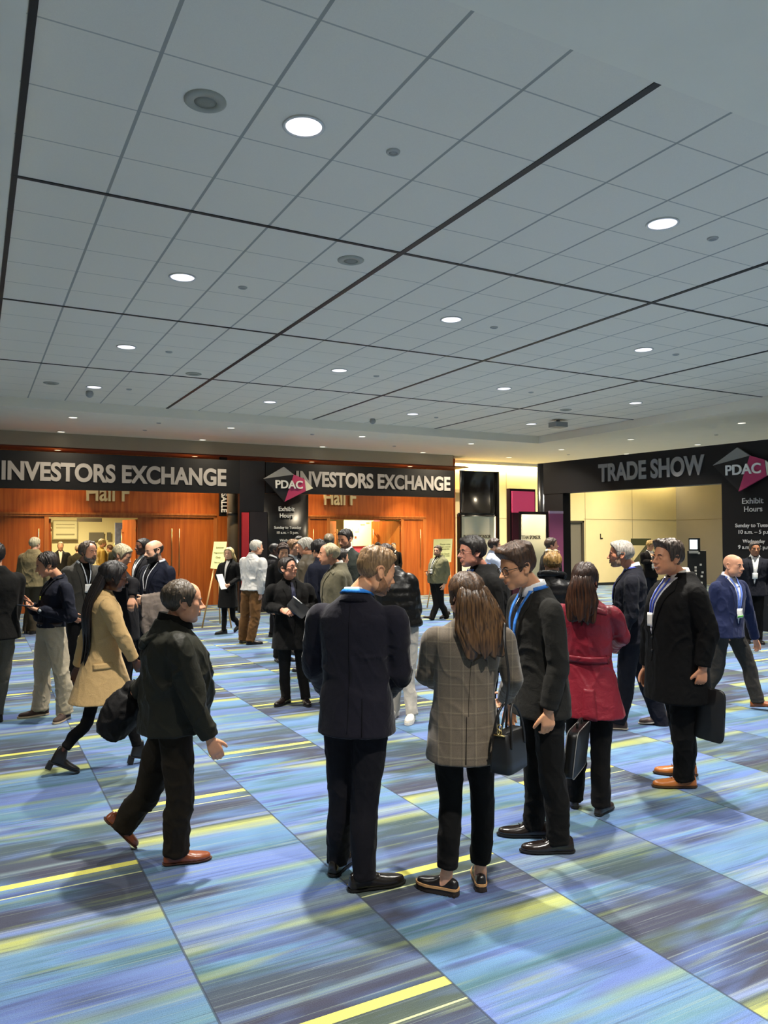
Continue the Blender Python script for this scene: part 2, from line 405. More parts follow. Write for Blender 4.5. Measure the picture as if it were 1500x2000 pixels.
def shoe_meshes(style, s):
    """in shoe axes: x across, y to the toe, z up; returns upper and sole"""
    L = dict(oxford=1.0, loafer=.92, boot=.90, sneaker=1.0, desert=1.0, platform=.90)[style]*s
    up, so = Acc(), Acc()
    th = dict(oxford=.014, loafer=.012, boot=.012, sneaker=.026, desert=.016, platform=.038)[style]*s
    top = dict(oxford=.085, loafer=.070, boot=.16, sneaker=.095, desert=.115, platform=.062)[style]*s
    st = [(-.080, .016, .45), (-.074, .027, .80), (-.055, .033, 1.0), (-.020, .0345, 1.05), (.015, .035, 1.0), (.045, .0385, .82), (.080, .0445, .62), (.115, .0465, .53), (.150, .0435, .47), (.180, .034, .42), (.200, .022, .34), (.208, .008, .2)]
    R = []
    for y, w, h in st:
        hh = top*h if y < .03 else .092*s*h*(.92 if style != 'boot' else .9)
        if style == 'boot' and y < .03: hh = top*float(np.interp(y, [-.08, -.074, -.055, .0, .03], [.55, .85, 1, 1, .9]))
        a = np.linspace(0, 2*math.pi, 22, endpoint=False)
        xx = np.sign(np.cos(a))*np.abs(np.cos(a))**.8*w*s
        zz = np.where(np.sin(a) >= 0, np.abs(np.sin(a))**.75*hh, 0)+th*.9
        taper = 1-.30*np.clip((zz-th-.03*s)/(top), 0, 1) if style != 'boot' else 1-.12*np.clip((zz-th-.05*s)/top, 0, 1)
        R.append(np.stack([xx*taper, np.full(22, y*L/ .95), zz], 1))
    up.rings(R)
    def slab(z0, z1, grow, y0=-.086, y1=.216):
        ys = np.linspace(0, 1, 26); w = np.interp(ys, [0, .04, .1, .3, .45, .7, .88, .96, 1], [.012, .027, .034, .035, .040, .048, .037, .022, .006])*s*grow
        yy = (y0+(y1-y0)*ys)*L/.95
        pts = np.concatenate([np.stack([w, yy], 1), np.stack([-w[::-1], yy[::-1]], 1)])
        so.rings([np.c_[pts, np.full(len(pts), z0)], np.c_[pts*np.array([1.0, 1.0]), np.full(len(pts), z1)]])
    heel_h = dict(oxford=.020, loafer=.018, boot=.0, sneaker=0, desert=.0, platform=0)[style]*s
    slab(0.0 if not heel_h else .004, th, .99)
    if heel_h: hh_ = np.linspace(0, 2*math.pi, 25)[:-1]; so.rings([np.c_[np.cos(hh_)*.031*s, (-.050+np.where(np.sin(hh_) > 0, np.sin(hh_)*.022, np.sin(hh_)*.036))*L, np.full(24, z_)] for z_ in (0, th*.9)])
    if style == 'platform':
        for k in range(9): so.box((-.036*s, (-.075+.03*k)*L, -.004), (.036*s, (-.060+.03*k)*L, .01))
    return up, so, th

# ------------------------------------------------------------------ the person builder
def make_person(label, D=None, foot=None, x0=None, h=1.76, face=0, head=None, yaw=None, pitch=0, roll=0, neck=None, pel=None,
                arms=None, legs=None, build=1.0, sex='m', skinc='#c99a7c', hair=None, beard=None, hcol=('#2a1d14', '#4a3423'),
                top=None, legsw=None, shoes=None, extra=None, detail=1, group='people crossing the lobby', brow='#2b1e16', hands=None, lean=0.0, head_s=1.0, sh_w=1.0):
    """foot: pixel of the standing point on the carpet; x0: pixel column when D is given. Joints: (px, py, depth offset)."""
    if foot is not None: base = on_z(*foot)
    else:
        g = at(x0, 1045, D); base = np.array([g[0], g[1], 0.0])
    D = depth_of((base[0], base[1], 1.0)); s = h/1.78
    dv = unit([base[0], base[1], 0]); rs = np.array([dv[1], -dv[0], 0.]); Z = np.array([0, 0, 1.])
    def ang(a): a = math.radians(a); return dv*math.cos(a)+rs*math.sin(a)
    def J(q, dd0=0.0):
        return at(q[0], q[1], D+(q[2] if len(q) > 2 else dd0))-base
    f = ang(face); rt = np.cross(f, Z)
    dd = lambda P: float(np.dot(P, FW))
    Pv = np.array([0, 0, .53*h])
    if pel:
        q = J(pel); Pv[:2] = q[:2]+ (RT[:2]*0)
    hy = yaw if yaw is not None else face
    hf = ang(hy); hr = np.cross(hf, Z); pt = math.radians(pitch)
    hf2 = hf*math.cos(pt)+Z*math.sin(pt); hu = np.cross(hr, hf2)
    if roll:
        a = math.radians(roll); hr, hu = hr*math.cos(a)+hu*math.sin(a), hu*math.cos(a)-hr*math.sin(a)
    hs = head_s*(.98*s if sex != 'f' else .97*s)*1.02
    nd = .140*s
    if head:
        HCt = J(head)+Z*.014
        Nk = HCt-Z*nd-f*.030
        if neck: q = J((neck[0], neck[1], dd(Nk))); Nk[:2] = q[:2]
        Pv[2] = min(.535*h, Nk[2]-.300*h)
    else:
        Nk = Pv+Z*(.318*h)+f*(.02+lean); HCt = Nk+Z*nd+f*.025
    def tf(p): return HCt+hs*(p[..., 0:1]*hr+p[..., 1:2]*hf2+p[..., 2:3]*hu)
    root = empty('person', base, label, 'person', group)
    hk = dict(m='m', f='f').get(sex, sex); fem = sex == 'f'
    G = head_grid(hk)
    shw = .114*h*sh_w*(0.90 if fem else 1.0)*(1+.25*(build-1))
    S = {'R': Nk-Z*.052*h+rt*shw, 'L': Nk-Z*.052*h-rt*shw}
    H = {'R': Pv+rt*.050*h, 'L': Pv-rt*.050*h}
    arms = arms or {}; legs = legs or {}; hands = hands or {}
    A, Lg = {}, {}
    for k, sg in (('R', 1), ('L', -1)):
        q = arms.get(k); sh = S[k]
        if q is None:
            e = sh-Z*.175*h+rt*sg*.022*h-f*.012*h; w_ = e-Z*.145*h+f*.030*h-rt*sg*.004*h
        else:
            e = J((q[0][0], q[0][1], dd(sh)+(q[0][2] if len(q[0]) > 2 else 0)))
            w_ = J((q[1][0], q[1][1], dd(e)+(q[1][2] if len(q[1]) > 2 else 0)))
        A[k] = (sh, e, w_)
        q = legs.get(k)
        if q is None:
            kn = H[k]*.45+np.array([0, 0, .275*h-.53*h*.45])+f*.015; kn = np.array([H[k][0], H[k][1], .280*h])*np.array([.9, .9, 1])+f*.012*h
            an = np.array([H[k][0]*.9, H[k][1]*.9, .048*h])-f*.02; fd = (face+12*sg, 0)
        else:
            kn = J((q[0][0], q[0][1], dd(H[k])+(q[0][2] if len(q[0]) > 2 else 0)))
            an = J((q[1][0], q[1][1], dd(H[k])+(q[1][2] if len(q[1]) > 2 else 0))); fd = q[2]
            if fd[1] == 0: # keep a planted foot on the floor
                an[2] = .048*h
        Lg[k] = (H[k], kn, an, fd)
    vox = {2: .0042, 1: .0068, 0: .011}[detail]; gvox = {2: .0082, 1: .012, 0: .017}[detail]
    # ---- body: one continuous surface
    b = Acc(); star_mesh(b, G*1.0, tf)
    nb = tf(np.array([0, -.018, -.055])); nr = (.052 if not fem else .043)*s*(1+.25*(build-1))
    b.tube([Nk-Z*.05*s, Nk+Z*.01, nb*.6+Nk*.4+Z*.01, nb], [nr*1.25, nr*1.05, nr, nr*.98], 20)
    for sg in (1, -1):     # ears
        c = np.array([sg*.0745, -.004, -.008]); o = np.array([sg*.010, -.006, 0])
        pts = [(0, .012, .020), (0, .004, .031), (0, -.010, .032), (0, -.020, .022), (0, -.020, .005), (0, -.012, -.010), (0, -.003, -.022), (0, .006, -.026), (0, .011, -.016)]
        P = np.array([c+o*(.8 if k not in (0, 8, 7) else .2)+np.array(q) for k, q in enumerate(pts)])
        b.tube(tf(P), .0048*hs, 8)
        b.ball(tf((c+np.array([sg*.001, -.002, 0]))[None])[0], (.005*hs, .015*hs, .024*hs), 10, ax=np.array([hr, hf2, hu]))
    b.tube([Pv, Pv*.5+Nk*.5, Nk-Z*.06], [.080*s, .07*s, .045*s], 16, flat=.7, side=rt)
    for k, sg in (('R', 1), ('L', -1)):
        sh, e, w_ = A[k]; hd = hands.get(k, {})
        fd_ = unit(w_-e); hdir = unit(fd_+(np.array(hd.get('bend', (0, 0, 0)))@np.array([rt, f, Z])))
        b.tube([Nk-Z*.08, sh-Z*.035, e, w_, w_+fd_*.01], np.array([.03, .026, .030, .0285, .027])*s*(.86 if fem else 1), 14)
        pnn = hd.get('pn'); pnv = -rt*sg if pnn is None else np.array(pnn)@np.array([rt, f, Z])
        if abs(np.dot(unit(pnv), hdir)) > .92: pnv = Z
        hand(b, w_+fd_*.012, hdir, pnv, sg, hd.get('curl', 32), s*(.88 if fem else 1.0), thumb=hd.get('thumb', .5), point=hd.get('point'))
        hp, kn, an, fdr = Lg[k]
        lsl = min(1, (legsw or {}).get('slim', 1.0))**1.6; b.tube([Pv+Z*.02, hp, kn, an], np.array([.07, .062*lsl, .044*lsl, .034*lsl])*s, 14)
        fv = ang(fdr[0]); b.tube([an+Z*.02, an-Z*.03*s+fv*.02, an-Z*(.045*s)+fv*.12*s] if fdr[1] == 0 else [an+unit(kn-an)*.06, an+unit(kn-an)*.03, an], np.array([.036, .033, .020] if (shoes or {}).get('style') == 'platform' else [.030, .024, .014])*s, 12)
    bm = fuse(b, 'body', vox, 2 if detail < 2 else 2, fac=.35)
    body = link('body', bm, skin(skinc), root)
    # ---- face
    fo = Acc()
    def fpt(th, ph, off=0.0):
        th = np.asarray(th, float); ph = np.asarray(ph, float)
        r = grid_at(G, th, ph)+off
        d_ = np.stack([np.sin(th)*np.sin(ph), np.sin(th)*np.cos(ph), np.cos(th)], -1)
        return tf(HC0+d_*r[..., None])
    def fxz(x, z, off=0.0):     # a face point by its across and up coordinates
        x = np.asarray(x, float); z = np.asarray(z, float); y = np.full_like(x, .09)
        for _ in range(6):
            d_ = np.stack([x, y-HC0[1], z], -1); rr = np.linalg.norm(d_, axis=-1)
            th = np.arccos(np.clip(d_[..., 2]/rr, -1, 1)); ph = np.arctan2(d_[..., 0], d_[..., 1]) % (2*math.pi)
            r = grid_at(G, th, ph); y = np.sqrt(np.maximum(r*r-x*x-z*z, 1e-5))+HC0[1]
        q = np.stack([x, y+off, z], -1); return tf(q)
    if detail >= 1:
        for sg in (1, -1):
            e_ = Acc(); c = tf(np.array([sg*.0315, .0822, .0005]))
            e_.ball(c, np.array([.0125, .0128, .0062])*hs, 14, 0, np.array([hr, hf2, hu]))
            e_.ball(c+hf2*.0095*hs, np.array([.0056, .0042, .0052])*hs, 12, 1, np.array([hr, hf2, hu]))
            link('eye', e_.mesh('eye'), [plain('#cfc8c0', .25), plain('#20140d', .15)], root)
            w = Acc(); xs = sg*np.array([.016, .026, .036, .046]); zs = np.array([.0195, .0235, .0235, .0175])
            w.tube(fxz(xs, zs, .001), np.array([.0032, .0040, .0036, .0018])*hs*(1 if not fem else .7), 8); link('eyebrow', w.mesh('eyebrow'), hairmat(brow, brow, (60, 60, 60)), root)
        m_ = Acc(); xs = np.linspace(-.022, .022, 7); up = (extra or {}).get('smile', 0.0)
        m_.tube(fxz(xs, -.0635-.002*np.abs(xs/.022)+up*(xs/.022)**2*.008, .0006), np.array([.0010, .0024, .0029, .0026, .0029, .0024, .0010])*hs, 8, flat=.5)
        m_.tube(fxz(xs*.85, -.0730+.003*np.abs(xs/.022)+up*(xs/.022)**2*.010, .0004), np.array([.0010, .0026, .0033, .0035, .0033, .0026, .0010])*hs, 8, flat=.5)
        lc = lin(skinc); link('lips', m_.mesh('lips'), skin('#%02x%02x%02x' % tuple(int(255*min(1, (v*g)**(1/2.2))) for v, g in zip(lc[:3], (.86, .66, .64)))), root)
        if (extra or {}).get('teeth'):
            t_ = Acc(); xs = np.linspace(-.019, .019, 7); t_.tube(fxz(xs, -.0675+.007*(xs/.02)**2, .0030), np.array([.001, .0030, .0036, .0038, .0036, .0030, .001])*hs, 8, flat=.7)
            link('teeth', t_.mesh('teeth'), plain('#e9e2d6', .3), root)
    # ---- hair
    if hair is not None:
        hh = dict(hair); lng = hh.pop('long', None); bun = hh.pop('bun', None)
        r, m = hair_shell(G, sd=abs(hash(label)) % 97 if False else len(label)*1.7, **hh)
        a_ = Acc(); star_mesh(a_, r, tf)
        if lng: lng(a_, tf, dict(f=f, rt=rt, Nk=Nk, hs=hs, s=s, ang=ang, Z=Z))
        if bun: a_.ball(tf(np.array([0, -.115, .03])[None])[0], .035*hs, 16)
        link('hair', a_.mesh('hair'), hairmat(*hcol), root)
    if beard is not None:
        bb = dict(beard); bc = bb.pop('col', hcol)
        a_ = Acc(); star_mesh(a_, beard_shell(G, **bb), tf); link('beard', a_.mesh('beard'), hairmat(*bc, (120, 120, 60)), root)
    ctx = dict(root=root, base=base, f=f, rt=rt, Z=Z, Pv=Pv, Nk=Nk, S=S, A=A, L=Lg, h=h, s=s, hs=hs, tf=tf, fxz=fxz, HC=HCt, hf=hf2, hr=hr, hu=hu, ang=ang, J=J, gvox=gvox, build=build, fem=fem, detail=detail, dd=dd, D=D, face=face, fd=fd_)
    # ---- trousers, shoes
    lw = dict(col='#17161a', slim=1.0, flare=1.0, crop=0.0, mat=None, wr=.006); lw.update(legsw or {})
    if not lw.get('none'):
        g = Acc(); sl = lw['slim']*s*(.92 if fem else 1.0)*(1+.5*(build-1))
        g.rings([ell(Pv+Z*.095*s, rt, f, .150*sl, .098*sl, 28, 2.3), ell(Pv+Z*.04*s, rt, f, .162*sl, .108*sl, 28, 2.3), ell(Pv-Z*.03*s, rt, f, .165*sl, .112*sl, 28, 2.3), ell(Pv-Z*.085*s, rt, f, .145*sl, .098*sl, 28, 2.2), ell(Pv-Z*.11*s, rt, f, .10*sl, .06*sl, 28, 2.2)])
        for k, sg in (('R', 1), ('L', -1)):
            hp, kn, an, fdr = Lg[k]; dn = unit(an-kn); end = an+dn*(.030*s-lw['crop']-(.035*s if fdr[1] > 20 else 0))
            P = [hp+Z*.02, hp-Z*.02+(kn-hp)*.10, hp+(kn-hp)*.5, kn, kn+(an-kn)*.4-f*.012*s, kn+(end-kn)*.80, end]
            rr = np.array([.088, .094, .086, .071, .068, .062*lw['flare'], .061*lw['flare']])*sl
            Q, r_ = spline(P, rr, 6); t = np.linspace(0, 1, len(Q))
            # breaks of the cloth above the shoe and behind the knee
            r_ = r_*(1+.045*np.sin(t*75+sg)*np.clip((t-.80)/.12, 0, 1)+.02*np.sin(t*40+2*sg)*np.clip(1-np.abs(t-.55)/.15, 0, 1))
            g.rings(frames(Q, r_, 22, [1.02, 1.05, 1.05, 1.1, 1.15, 1.2, 1.22], rt))
        amp = lambda co: 1.0*np.ones(len(co))
        me = fuse(g, 'trousers', gvox, 3, lw['wr']*.85*s, 9.5, seed=len(label), fn=amp)
        trm = lw['mat'] or fabric(lw['col'], sheen=.08)
        tr = link('trousers', me, trm, root); ctx['trousers'] = tr
    sw = dict(style='oxford', col='#14110f', sole='#0c0b0a', rough=.32); sw.update(shoes or {})
    for k, sg in (('R', 1), ('L', -1)):
        if sw.get('none'): break
        hp, kn, an, fdr = Lg[k]; fv = ang(fdr[0]); pz = math.radians(fdr[1]); sv = np.cross(fv, Z)
        up, so, th = shoe_meshes(sw['style'], s*(.90 if fem else 1.0))
        fw2 = fv*math.cos(pz)-Z*math.sin(pz); uw2 = np.cross(sv, fw2)
        o = an-uw2*.080*s
        if fdr[1] == 0: o = np.array([an[0], an[1], .004])
        if sw['style'] == 'boot': o = an-uw2*.095*s+fw2*.030*s
        elif fdr[1] > 20: o = an-uw2*.085*s+fw2*.012*s
        def place(ac):
            V = np.vstack(ac.v); ac.v = [o+V[:, 0:1]*sv+V[:, 1:2]*fw2+V[:, 2:3]*uw2]; ac.n = len(V)
        if sw['style'] == 'boot': so.box((-.024*s, -.078*s, -.052*s), (.024*s, -.034*s, .012*s)); up.v = [np.vstack(up.v)*np.array([1, 1, 1])]
        place(up); place(so)
        if fdr[1] != 0 or sw['style'] == 'boot':
            zmin = min(np.vstack(up.v)[:, 2].min(), np.vstack(so.v)[:, 2].min())
            lift = sw.get('lift', {}).get(k, 0.0)
            if zmin < .004 or lift is not None and zmin < .12 and k in sw.get('ground', ''):
                dz = .003-zmin
                for q in (up, so): q.v = [np.vstack(q.v)+np.array([0, 0, dz])]
        sm = fuse(up, 'shoe', .007 if detail > 0 else .012, 2)
        so_me = so.mesh('sole')
        shoe = link('shoe', sm, plain(sw['col'], sw['rough'], coat=.2 if sw['rough'] < .5 else 0), root)
        link('sole', so_me, plain(sw['sole'], .7), shoe, smooth=False)
        if sw.get('welt'):
            w_ = Acc(); ys = np.linspace(0, 1, 26); w = np.interp(ys, [0, .04, .1, .3, .45, .7, .88, .96, 1], [.012, .027, .034, .035, .040, .048, .037, .022, .006])*s*1.09*.92
            yy = (-.086+.302*ys)*s*.853
            pts = np.concatenate([np.stack([w, yy], 1), np.stack([-w[::-1], yy[::-1]], 1)]); R_ = []
            for zz in (th-.006, th+.006): R_.append(o+pts[:, :1]*sv+pts[:, 1:2]*fw2+zz*uw2)
            w_.rings(R_); link('welt', w_.mesh('welt'), plain(sw['welt'], .7), shoe, smooth=False)
        if sw.get('laces') and detail >= 1:
            l_ = Acc()
            for q in range(4):
                y = .030+.020*q; z = .092*s*np.interp(y, [.03, .045, .08, .115], [1.0, .82, .62, .53])+th+.004
                l_.tube([o+sv*xx*s+fw2*y*1.03*s+uw2*(z-abs(xx)*.35) for xx in (-.020, 0, .020)], .0028*s, 6)
            link('laces', l_.mesh('laces'), plain(sw['laces'], .8), shoe)
        if sw.get('buckle') and detail >= 1:
            l_ = Acc()
            for y in (.040, .066):
                zc = .092*s*np.interp(y, [.03, .045, .08, .115], [1.0, .82, .62, .53])+th
                c = o+fw2*y*s+sv*sw['buckle']*sg*.030*s+uw2*(zc*.72)
                u1, u2 = fw2, unit(uw2*.8-sv*sw['buckle']*sg*.6)
                l_.tube([c+u1*.009, c+u1*.009+u2*.016, c-u1*.009+u2*.016, c-u1*.009, c+u1*.009], .0016, 6, smooth=False)
            link('buckle', l_.mesh('buckle'), plain('#c9c4ba', .25, 1.0), shoe)
    if top: garment(ctx, **top)
    return ctx

# ------------------------------------------------------------------ upper garments
STN = dict(   # height fraction, half width, half depth, forward shift
    suit=[(.545, .108, .080, 0), (.60, .099, .074, .002), (.68, .104, .076, .002), (.745, .112, .078, 0), (.785, .115, .068, -.004), (.808, .108, .058, -.008), (.826, .082, .048, -.010), (.842, .058, .045, -.012), (.856, .045, .040, -.012), (.868, .037, .036, -.010)],
    shirt=[(.545, .100, .074, 0), (.60, .094, .070, .002), (.68, .100, .072, .002), (.745, .108, .074, 0), (.785, .108, .064, -.004), (.806, .100, .055, -.008), (.824, .076, .046, -.010), (.840, .054, .043, -.012), (.854, .042, .038, -.012), (.864, .035, .034, -.010)],
    parka=[(.545, .122, .094, 0), (.60, .120, .094, .002), (.68, .122, .096, .004), (.745, .124, .096, 0), (.785, .122, .082, -.006), (.808, .114, .070, -.010), (.826, .090, .058, -.012), (.842, .066, .054, -.014), (.858, .054, .048, -.014), (.870, .046, .044, -.012)])
def garment(c, kind='suit', col='#17161a', mat=None, hem=.46, hw=.114, hd=.088, sleeve=1.0, puff=0.0, belly=0.0, collar=None, wr=.005, name='jacket', bulk=1.0, short=False, cuff=None, freq=7.5, **kw):
    h, s, f, rt, Z, Pv, Nk = (c[k] for k in ('h', 's', 'f', 'rt', 'Z', 'Pv', 'Nk')); bd = c['build']*bulk; fe = .90 if c['fem'] else 1.0
    g = Acc(); zN = .845
    def spine(zf):
        if zf <= .53: return Pv-Z*(.53-zf)*h
        t = (zf-.53)/(zN-.53); return Pv+(Nk-Pv)*t+f*.012*math.sin(min(1, max(0, t))*math.pi)*h*.3
    st = [(zf, w*bd*fe, d*bd+(belly*max(0, 1-abs(zf-.60)/.12)), o) for zf, w, d, o in STN[kind]]
    n = 5; low = []
    for k in range(n):
        t = k/n; zf = hem+(.545-hem)*t; low.append((zf, (hw*(1-t)+st[0][1]/bd/fe*t)*bd*fe, (hd*(1-t)+st[0][2]/bd*t)*bd, 0))
    allst = low+st; R = []
    from_z = np.array([q[0] for q in allst]); zz = np.linspace(from_z[0], from_z[-1], 46)
    for z in zz:
        w = np.interp(z, from_z, [q[1] for q in allst])*h; d = np.interp(z, from_z, [q[2] for q in allst])*h; o = np.interp(z, from_z, [q[3] for q in allst])*h
        if puff and z < .80: k = 1+puff*(abs(math.sin((z-hem)*h*math.pi/.085))-.5); w *= k; d *= k
        R.append(ell(spine(z)+f*(o+belly*.4*h*max(0, 1-abs(z-.60)/.12)), rt, f, w, d, 34, 2.35 if z < .80 else 2.1))
    g.rings(R)
    for k, sg in (('R', 1), ('L', -1)):
        sh, e, w_ = c['A'][k]; dn = unit(w_-e); q = sleeve*s*fe*(1+.45*(bd-1))
        end = w_-dn*.004 if not short else e-(e-sh)*.15
        st_ = Nk*.45+sh*.55-Z*.022*h-f*.004
        P = [st_, sh-Z*.004*h, sh+(e-sh)*.35, sh+(e-sh)*.72, e, e+(end-e)*.35, e+(end-e)*.72, end] if not short else [st_, sh-Z*.004*h, sh+(e-sh)*.35, end]
        rr = np.array([.046, .064, .068, .063, .059, .056, .051, .048])[:len(P)]*q
        Qp, r_ = spline(P, rr, 6); t = np.linspace(0, 1, len(Qp))
        r_ = r_*(1+.035*np.sin(t*46+sg*2)*np.clip(1-np.abs(t-.57)/.18, 0, 1)+.03*np.sin(t*60)*np.clip((t-.8)/.1, 0, 1))
        if puff: r_ = r_*(1+puff*1.2*(np.abs(np.sin(t*np.linalg.norm(e-sh)*2/.085*math.pi))-.5))
        g.rings(frames(Qp, r_, 22, 1.06, f))
        if cuff:
            a_ = Acc(); a_.tube([end-dn*.02, end+dn*.010], [.040*q, .041*q], 18); link('shirt_cuff', a_.mesh('shirt_cuff'), fabric(cuff), c['root'])
    zh = Pv[2]
    fnn = lambda co: .45+.9*np.exp(-((co[:, 2]-(.62*h))/(.09*h))**2)+.0*co[:, 2]
    me = fuse(g, name, c['gvox'], 4, wr*1.15*s, freq, seed=float(base_seed(c)), fn=fnn)
    mt = mat or fabric(col)
    o = link(name, me, mt, c['root']); c['top'] = o; c['spine'] = spine; c['topmat'] = mt
    co = co_of(me); c['bvh'] = BVHTree.FromPolygons([Vector(v) for v in co.tolist()], [tuple(p.vertices) for p in me.polygons])
    return c
_sd = [0]
def base_seed(c):
    _sd[0] += 3; return _sd[0]

def strip(c, name, Lp, Rp, mat, back=False, off=.004, thick=.008, n=14, m=6, side=None, parent=None, up=None):
    """cloth panel laid onto the garment between two edges given as (across, height-fraction) in torso axes"""
    f, rt, Z, h = c['f'], c['rt'], c['Z'], c['h']
    d = (-f if not back else f) if side is None else -(c['rt']*side)
    ax = rt if side is None else f
    def lift(q): return c['spine'](q[1])+ax*q[0]*c['s']
    def poly(pts):
        P = np.array([lift(q) for q in pts]); t = np.linspace(0, len(P)-1, n); i = np.minimum(t.astype(int), len(P)-2); return P[i]+(P[i+1]-P[i])*(t-i)[:, None]
    A_, B_ = poly(Lp), poly(Rp); top, bot = [], []
    for i in range(n):
        for j in range(m+1):
            p = A_[i]+(B_[i]-A_[i])*j/m; o = p-d*.6
            hit = c['bvh'].ray_cast(Vector(o), Vector(d), 1.2)
            if hit[0] is None or np.dot(np.array(hit[0])-p, d) > .16*c['s']:
                near = c['bvh'].find_nearest(Vector(p-d*.10*c['s'])); q = np.array(near[0]); nn = np.array(near[1])
            else: q = np.array(hit[0]); nn = np.array(hit[1])
            v = unit(-d*.5+unit(nn)*.5)
            top.append(q+v*off); bot.append(q+v*(off-thick))
    return _slab(c, name, top, bot, n, m, mat, parent)
def _slab(c, name, top, bot, n, m, mat, parent=None):
    V = top+bot; K = n*(m+1); F = []
    w = m+1
    for i in range(n-1):
        for j in range(m):
            a = i*w+j; F.append((a, a+1, a+w+1, a+w)); F.append((K+a, K+a+w, K+a+w+1, K+a+1))
    for i in range(n-1):
        a = i*w; F.append((a, a+w, K+a+w, K+a)); a = i*w+m; F.append((a+w, a, K+a, K+a+w))
    for j in range(m):
        a = j; F.append((a+1, a, K+a, K+a+1)); a = (n-1)*w+j; F.append((a, a+1, K+a+1, K+a))
    a_ = Acc().add(V, F); me = a_.mesh(name)
    return link(name, me, mat, parent or c['root'])
def collar(c, name, mat, r0=1.0, z0=.842, rise=.022, fall=.045, flare=.028, gap=40, front_drop=.045, thick=.006, stand=.0, parent=None):
    z0 += .013
    """neckband with a fold: open at the front by gap degrees either side"""
    s, f, rt, Z, Nk, h = c['s'], c['f'], c['rt'], c['Z'], c['Nk'], c['h']
    a = np.radians(np.linspace(gap, 360-gap, 34)); fe = .86 if c['fem'] else 1.0; bd = 1+.35*(c['build']-1)
    R = []
    cen = c['spine'](z0)
    for t in a:
        fr = (1+math.cos(t))/2       # 1 at the front
        d = f*math.cos(t)*.058*r0*s*fe*bd+rt*math.sin(t)*.066*r0*s*fe*bd
        u = unit(f*math.cos(t)+rt*math.sin(t))
        base = cen-f*.006+d-Z*front_drop*fr**1.6*s+f*.020*fr**2*s
        topp = base+Z*(rise+stand)*s*(1-.25*fr)-u*.004*s
        low = base-Z*fall*s*(.75+.5*fr)+u*flare*s
        prof = [base-Z*.012*s-u*.002, topp-u*thick*.5, topp+u*thick*.5+Z*.002, base*.5+topp*.5+u*(thick+.4*flare*s*.3), low+u*thick, low]
        R.append(prof)
    R = np.array(R); g = Acc().rings(R); return link(name, g.mesh(name), mat, parent or c['root'])
def lapels(c, mat, shirt=None, tie=None, vee=.70, wid=.085, top=.842, open_w=.055, shirt_mat=None, tie_mat=None, buttons=1, bcol='#0e0d0d'):
    lo = vee
    if shirt: strip(c, 'shirt', [(-open_w, top+.006), (-.010, lo)], [(open_w, top+.006), (.010, lo)], shirt_mat or fabric(shirt, sheen=.05), off=.003, m=8)
    if tie: strip(c, 'tie', [(-.016, top-.008), (-.014, top-.022), (-.036, lo+.02), (-.012, lo+.004)], [(.016, top-.008), (.014, top-.022), (.036, lo+.02), (.012, lo+.004)], tie_mat or fabric(tie, rough=.5), off=.012, thick=.012)
    for sg in (-1, 1):
        strip(c, 'lapel', [(sg*open_w*1.05, top-.002), (sg*open_w*.80, .80), (sg*.008, lo)], [(sg*(open_w+.022), top-.006), (sg*(open_w+wid*.62), .795), (sg*(open_w+wid*.45), .775), (sg*.022, lo)], mat, off=.010, thick=.012, n=18)
    strip(c, 'front_edge', [(.004, lo), (.010, .50)], [(.010, lo), (.016, .50)], mat, off=.004, thick=.008, m=2, n=16)
    for k in range(buttons):
        z = lo-.012-.055*k; p = c['spine'](z)+c['f']*.05; hit = c['bvh'].ray_cast(Vector(p+c['f']*.5), Vector(-c['f']), 1.0)
        if hit[0] is not None:
            a_ = Acc().ball(np.array(hit[0])+c['f']*.003, (.010, .010, .010), 10); link('button', a_.mesh('button'), plain(bcol, .35), c['root'])
def lanyard(c, col='#2f6fc4', badge='#e8e6e0', low=.66, w=.011, green=None, front=True, speck=None, top=.840, spread=.060, bw=.040, bh=.060):
    m = fabric(col, rough=.6, sheen=.05, var=.45, weave=60)
    collar(c, 'lanyard', m, r0=1.06, rise=.004, fall=.016, flare=.014, gap=62, front_drop=.030, z0=top+.004)
    if front:
        for sg in (-1, 1):
            strip(c, 'lanyard', [(sg*(spread+w), top-.004), (sg*(spread*.75+w), .78), (sg*(.010+w), low)], [(sg*(spread-w), top-.004), (sg*(spread*.75-w), .78), (sg*(.010-w*.6), low)], m, off=.014, thick=.006, m=2)
    if badge:
        p = strip(c, 'badge', [(-bw, low), (-bw, low-bh)], [(bw, low), (bw, low-bh)], plain(badge, .35), off=.020, thick=.006, n=5, m=3)
        if green: strip(c, 'badge_stripe', [(-bw, low-bh*.72), (-bw, low-bh*.92)], [(bw, low-bh*.72), (bw, low-bh*.92)], plain(green, .4), off=.0225, thick=.003, n=3, m=3, parent=p)
def glasses(c, col='#17110e', w=.026, hgt=.019, lens=True, th=.0022, y=.1065, z=-.001):
    tf, hs = c['tf'], c['hs']; g = Acc()
    for sg in (1, -1):
        t = np.linspace(0, 2*math.pi, 25); e = 3.2
        xx = np.sign(np.cos(t))*np.abs(np.cos(t))**(2/e)*w+sg*.034; zz = np.sign(np.sin(t))*np.abs(np.sin(t))**(2/e)*hgt+z
        yy = y-.12*np.maximum(0, np.abs(xx)-.02)
        g.tube(tf(np.stack([xx, yy, zz], -1)), th*hs, 7, smooth=False)
        g.tube(tf(np.array([[sg*(.034+w), y-.006, z+.010], [sg*.073, .070, z+.010], [sg*.078, .03, z+.008], [sg*.079, -.002, z+.004], [sg*.076, -.016, z-.012]])), th*hs, 7)
    g.tube(tf(np.array([[-.010, y, z+.004], [0, y+.003, z+.007], [.010, y, z+.004]])), th*hs, 7)
    o = link('glasses', g.mesh('glasses'), plain(col, .3), c['root']); return o
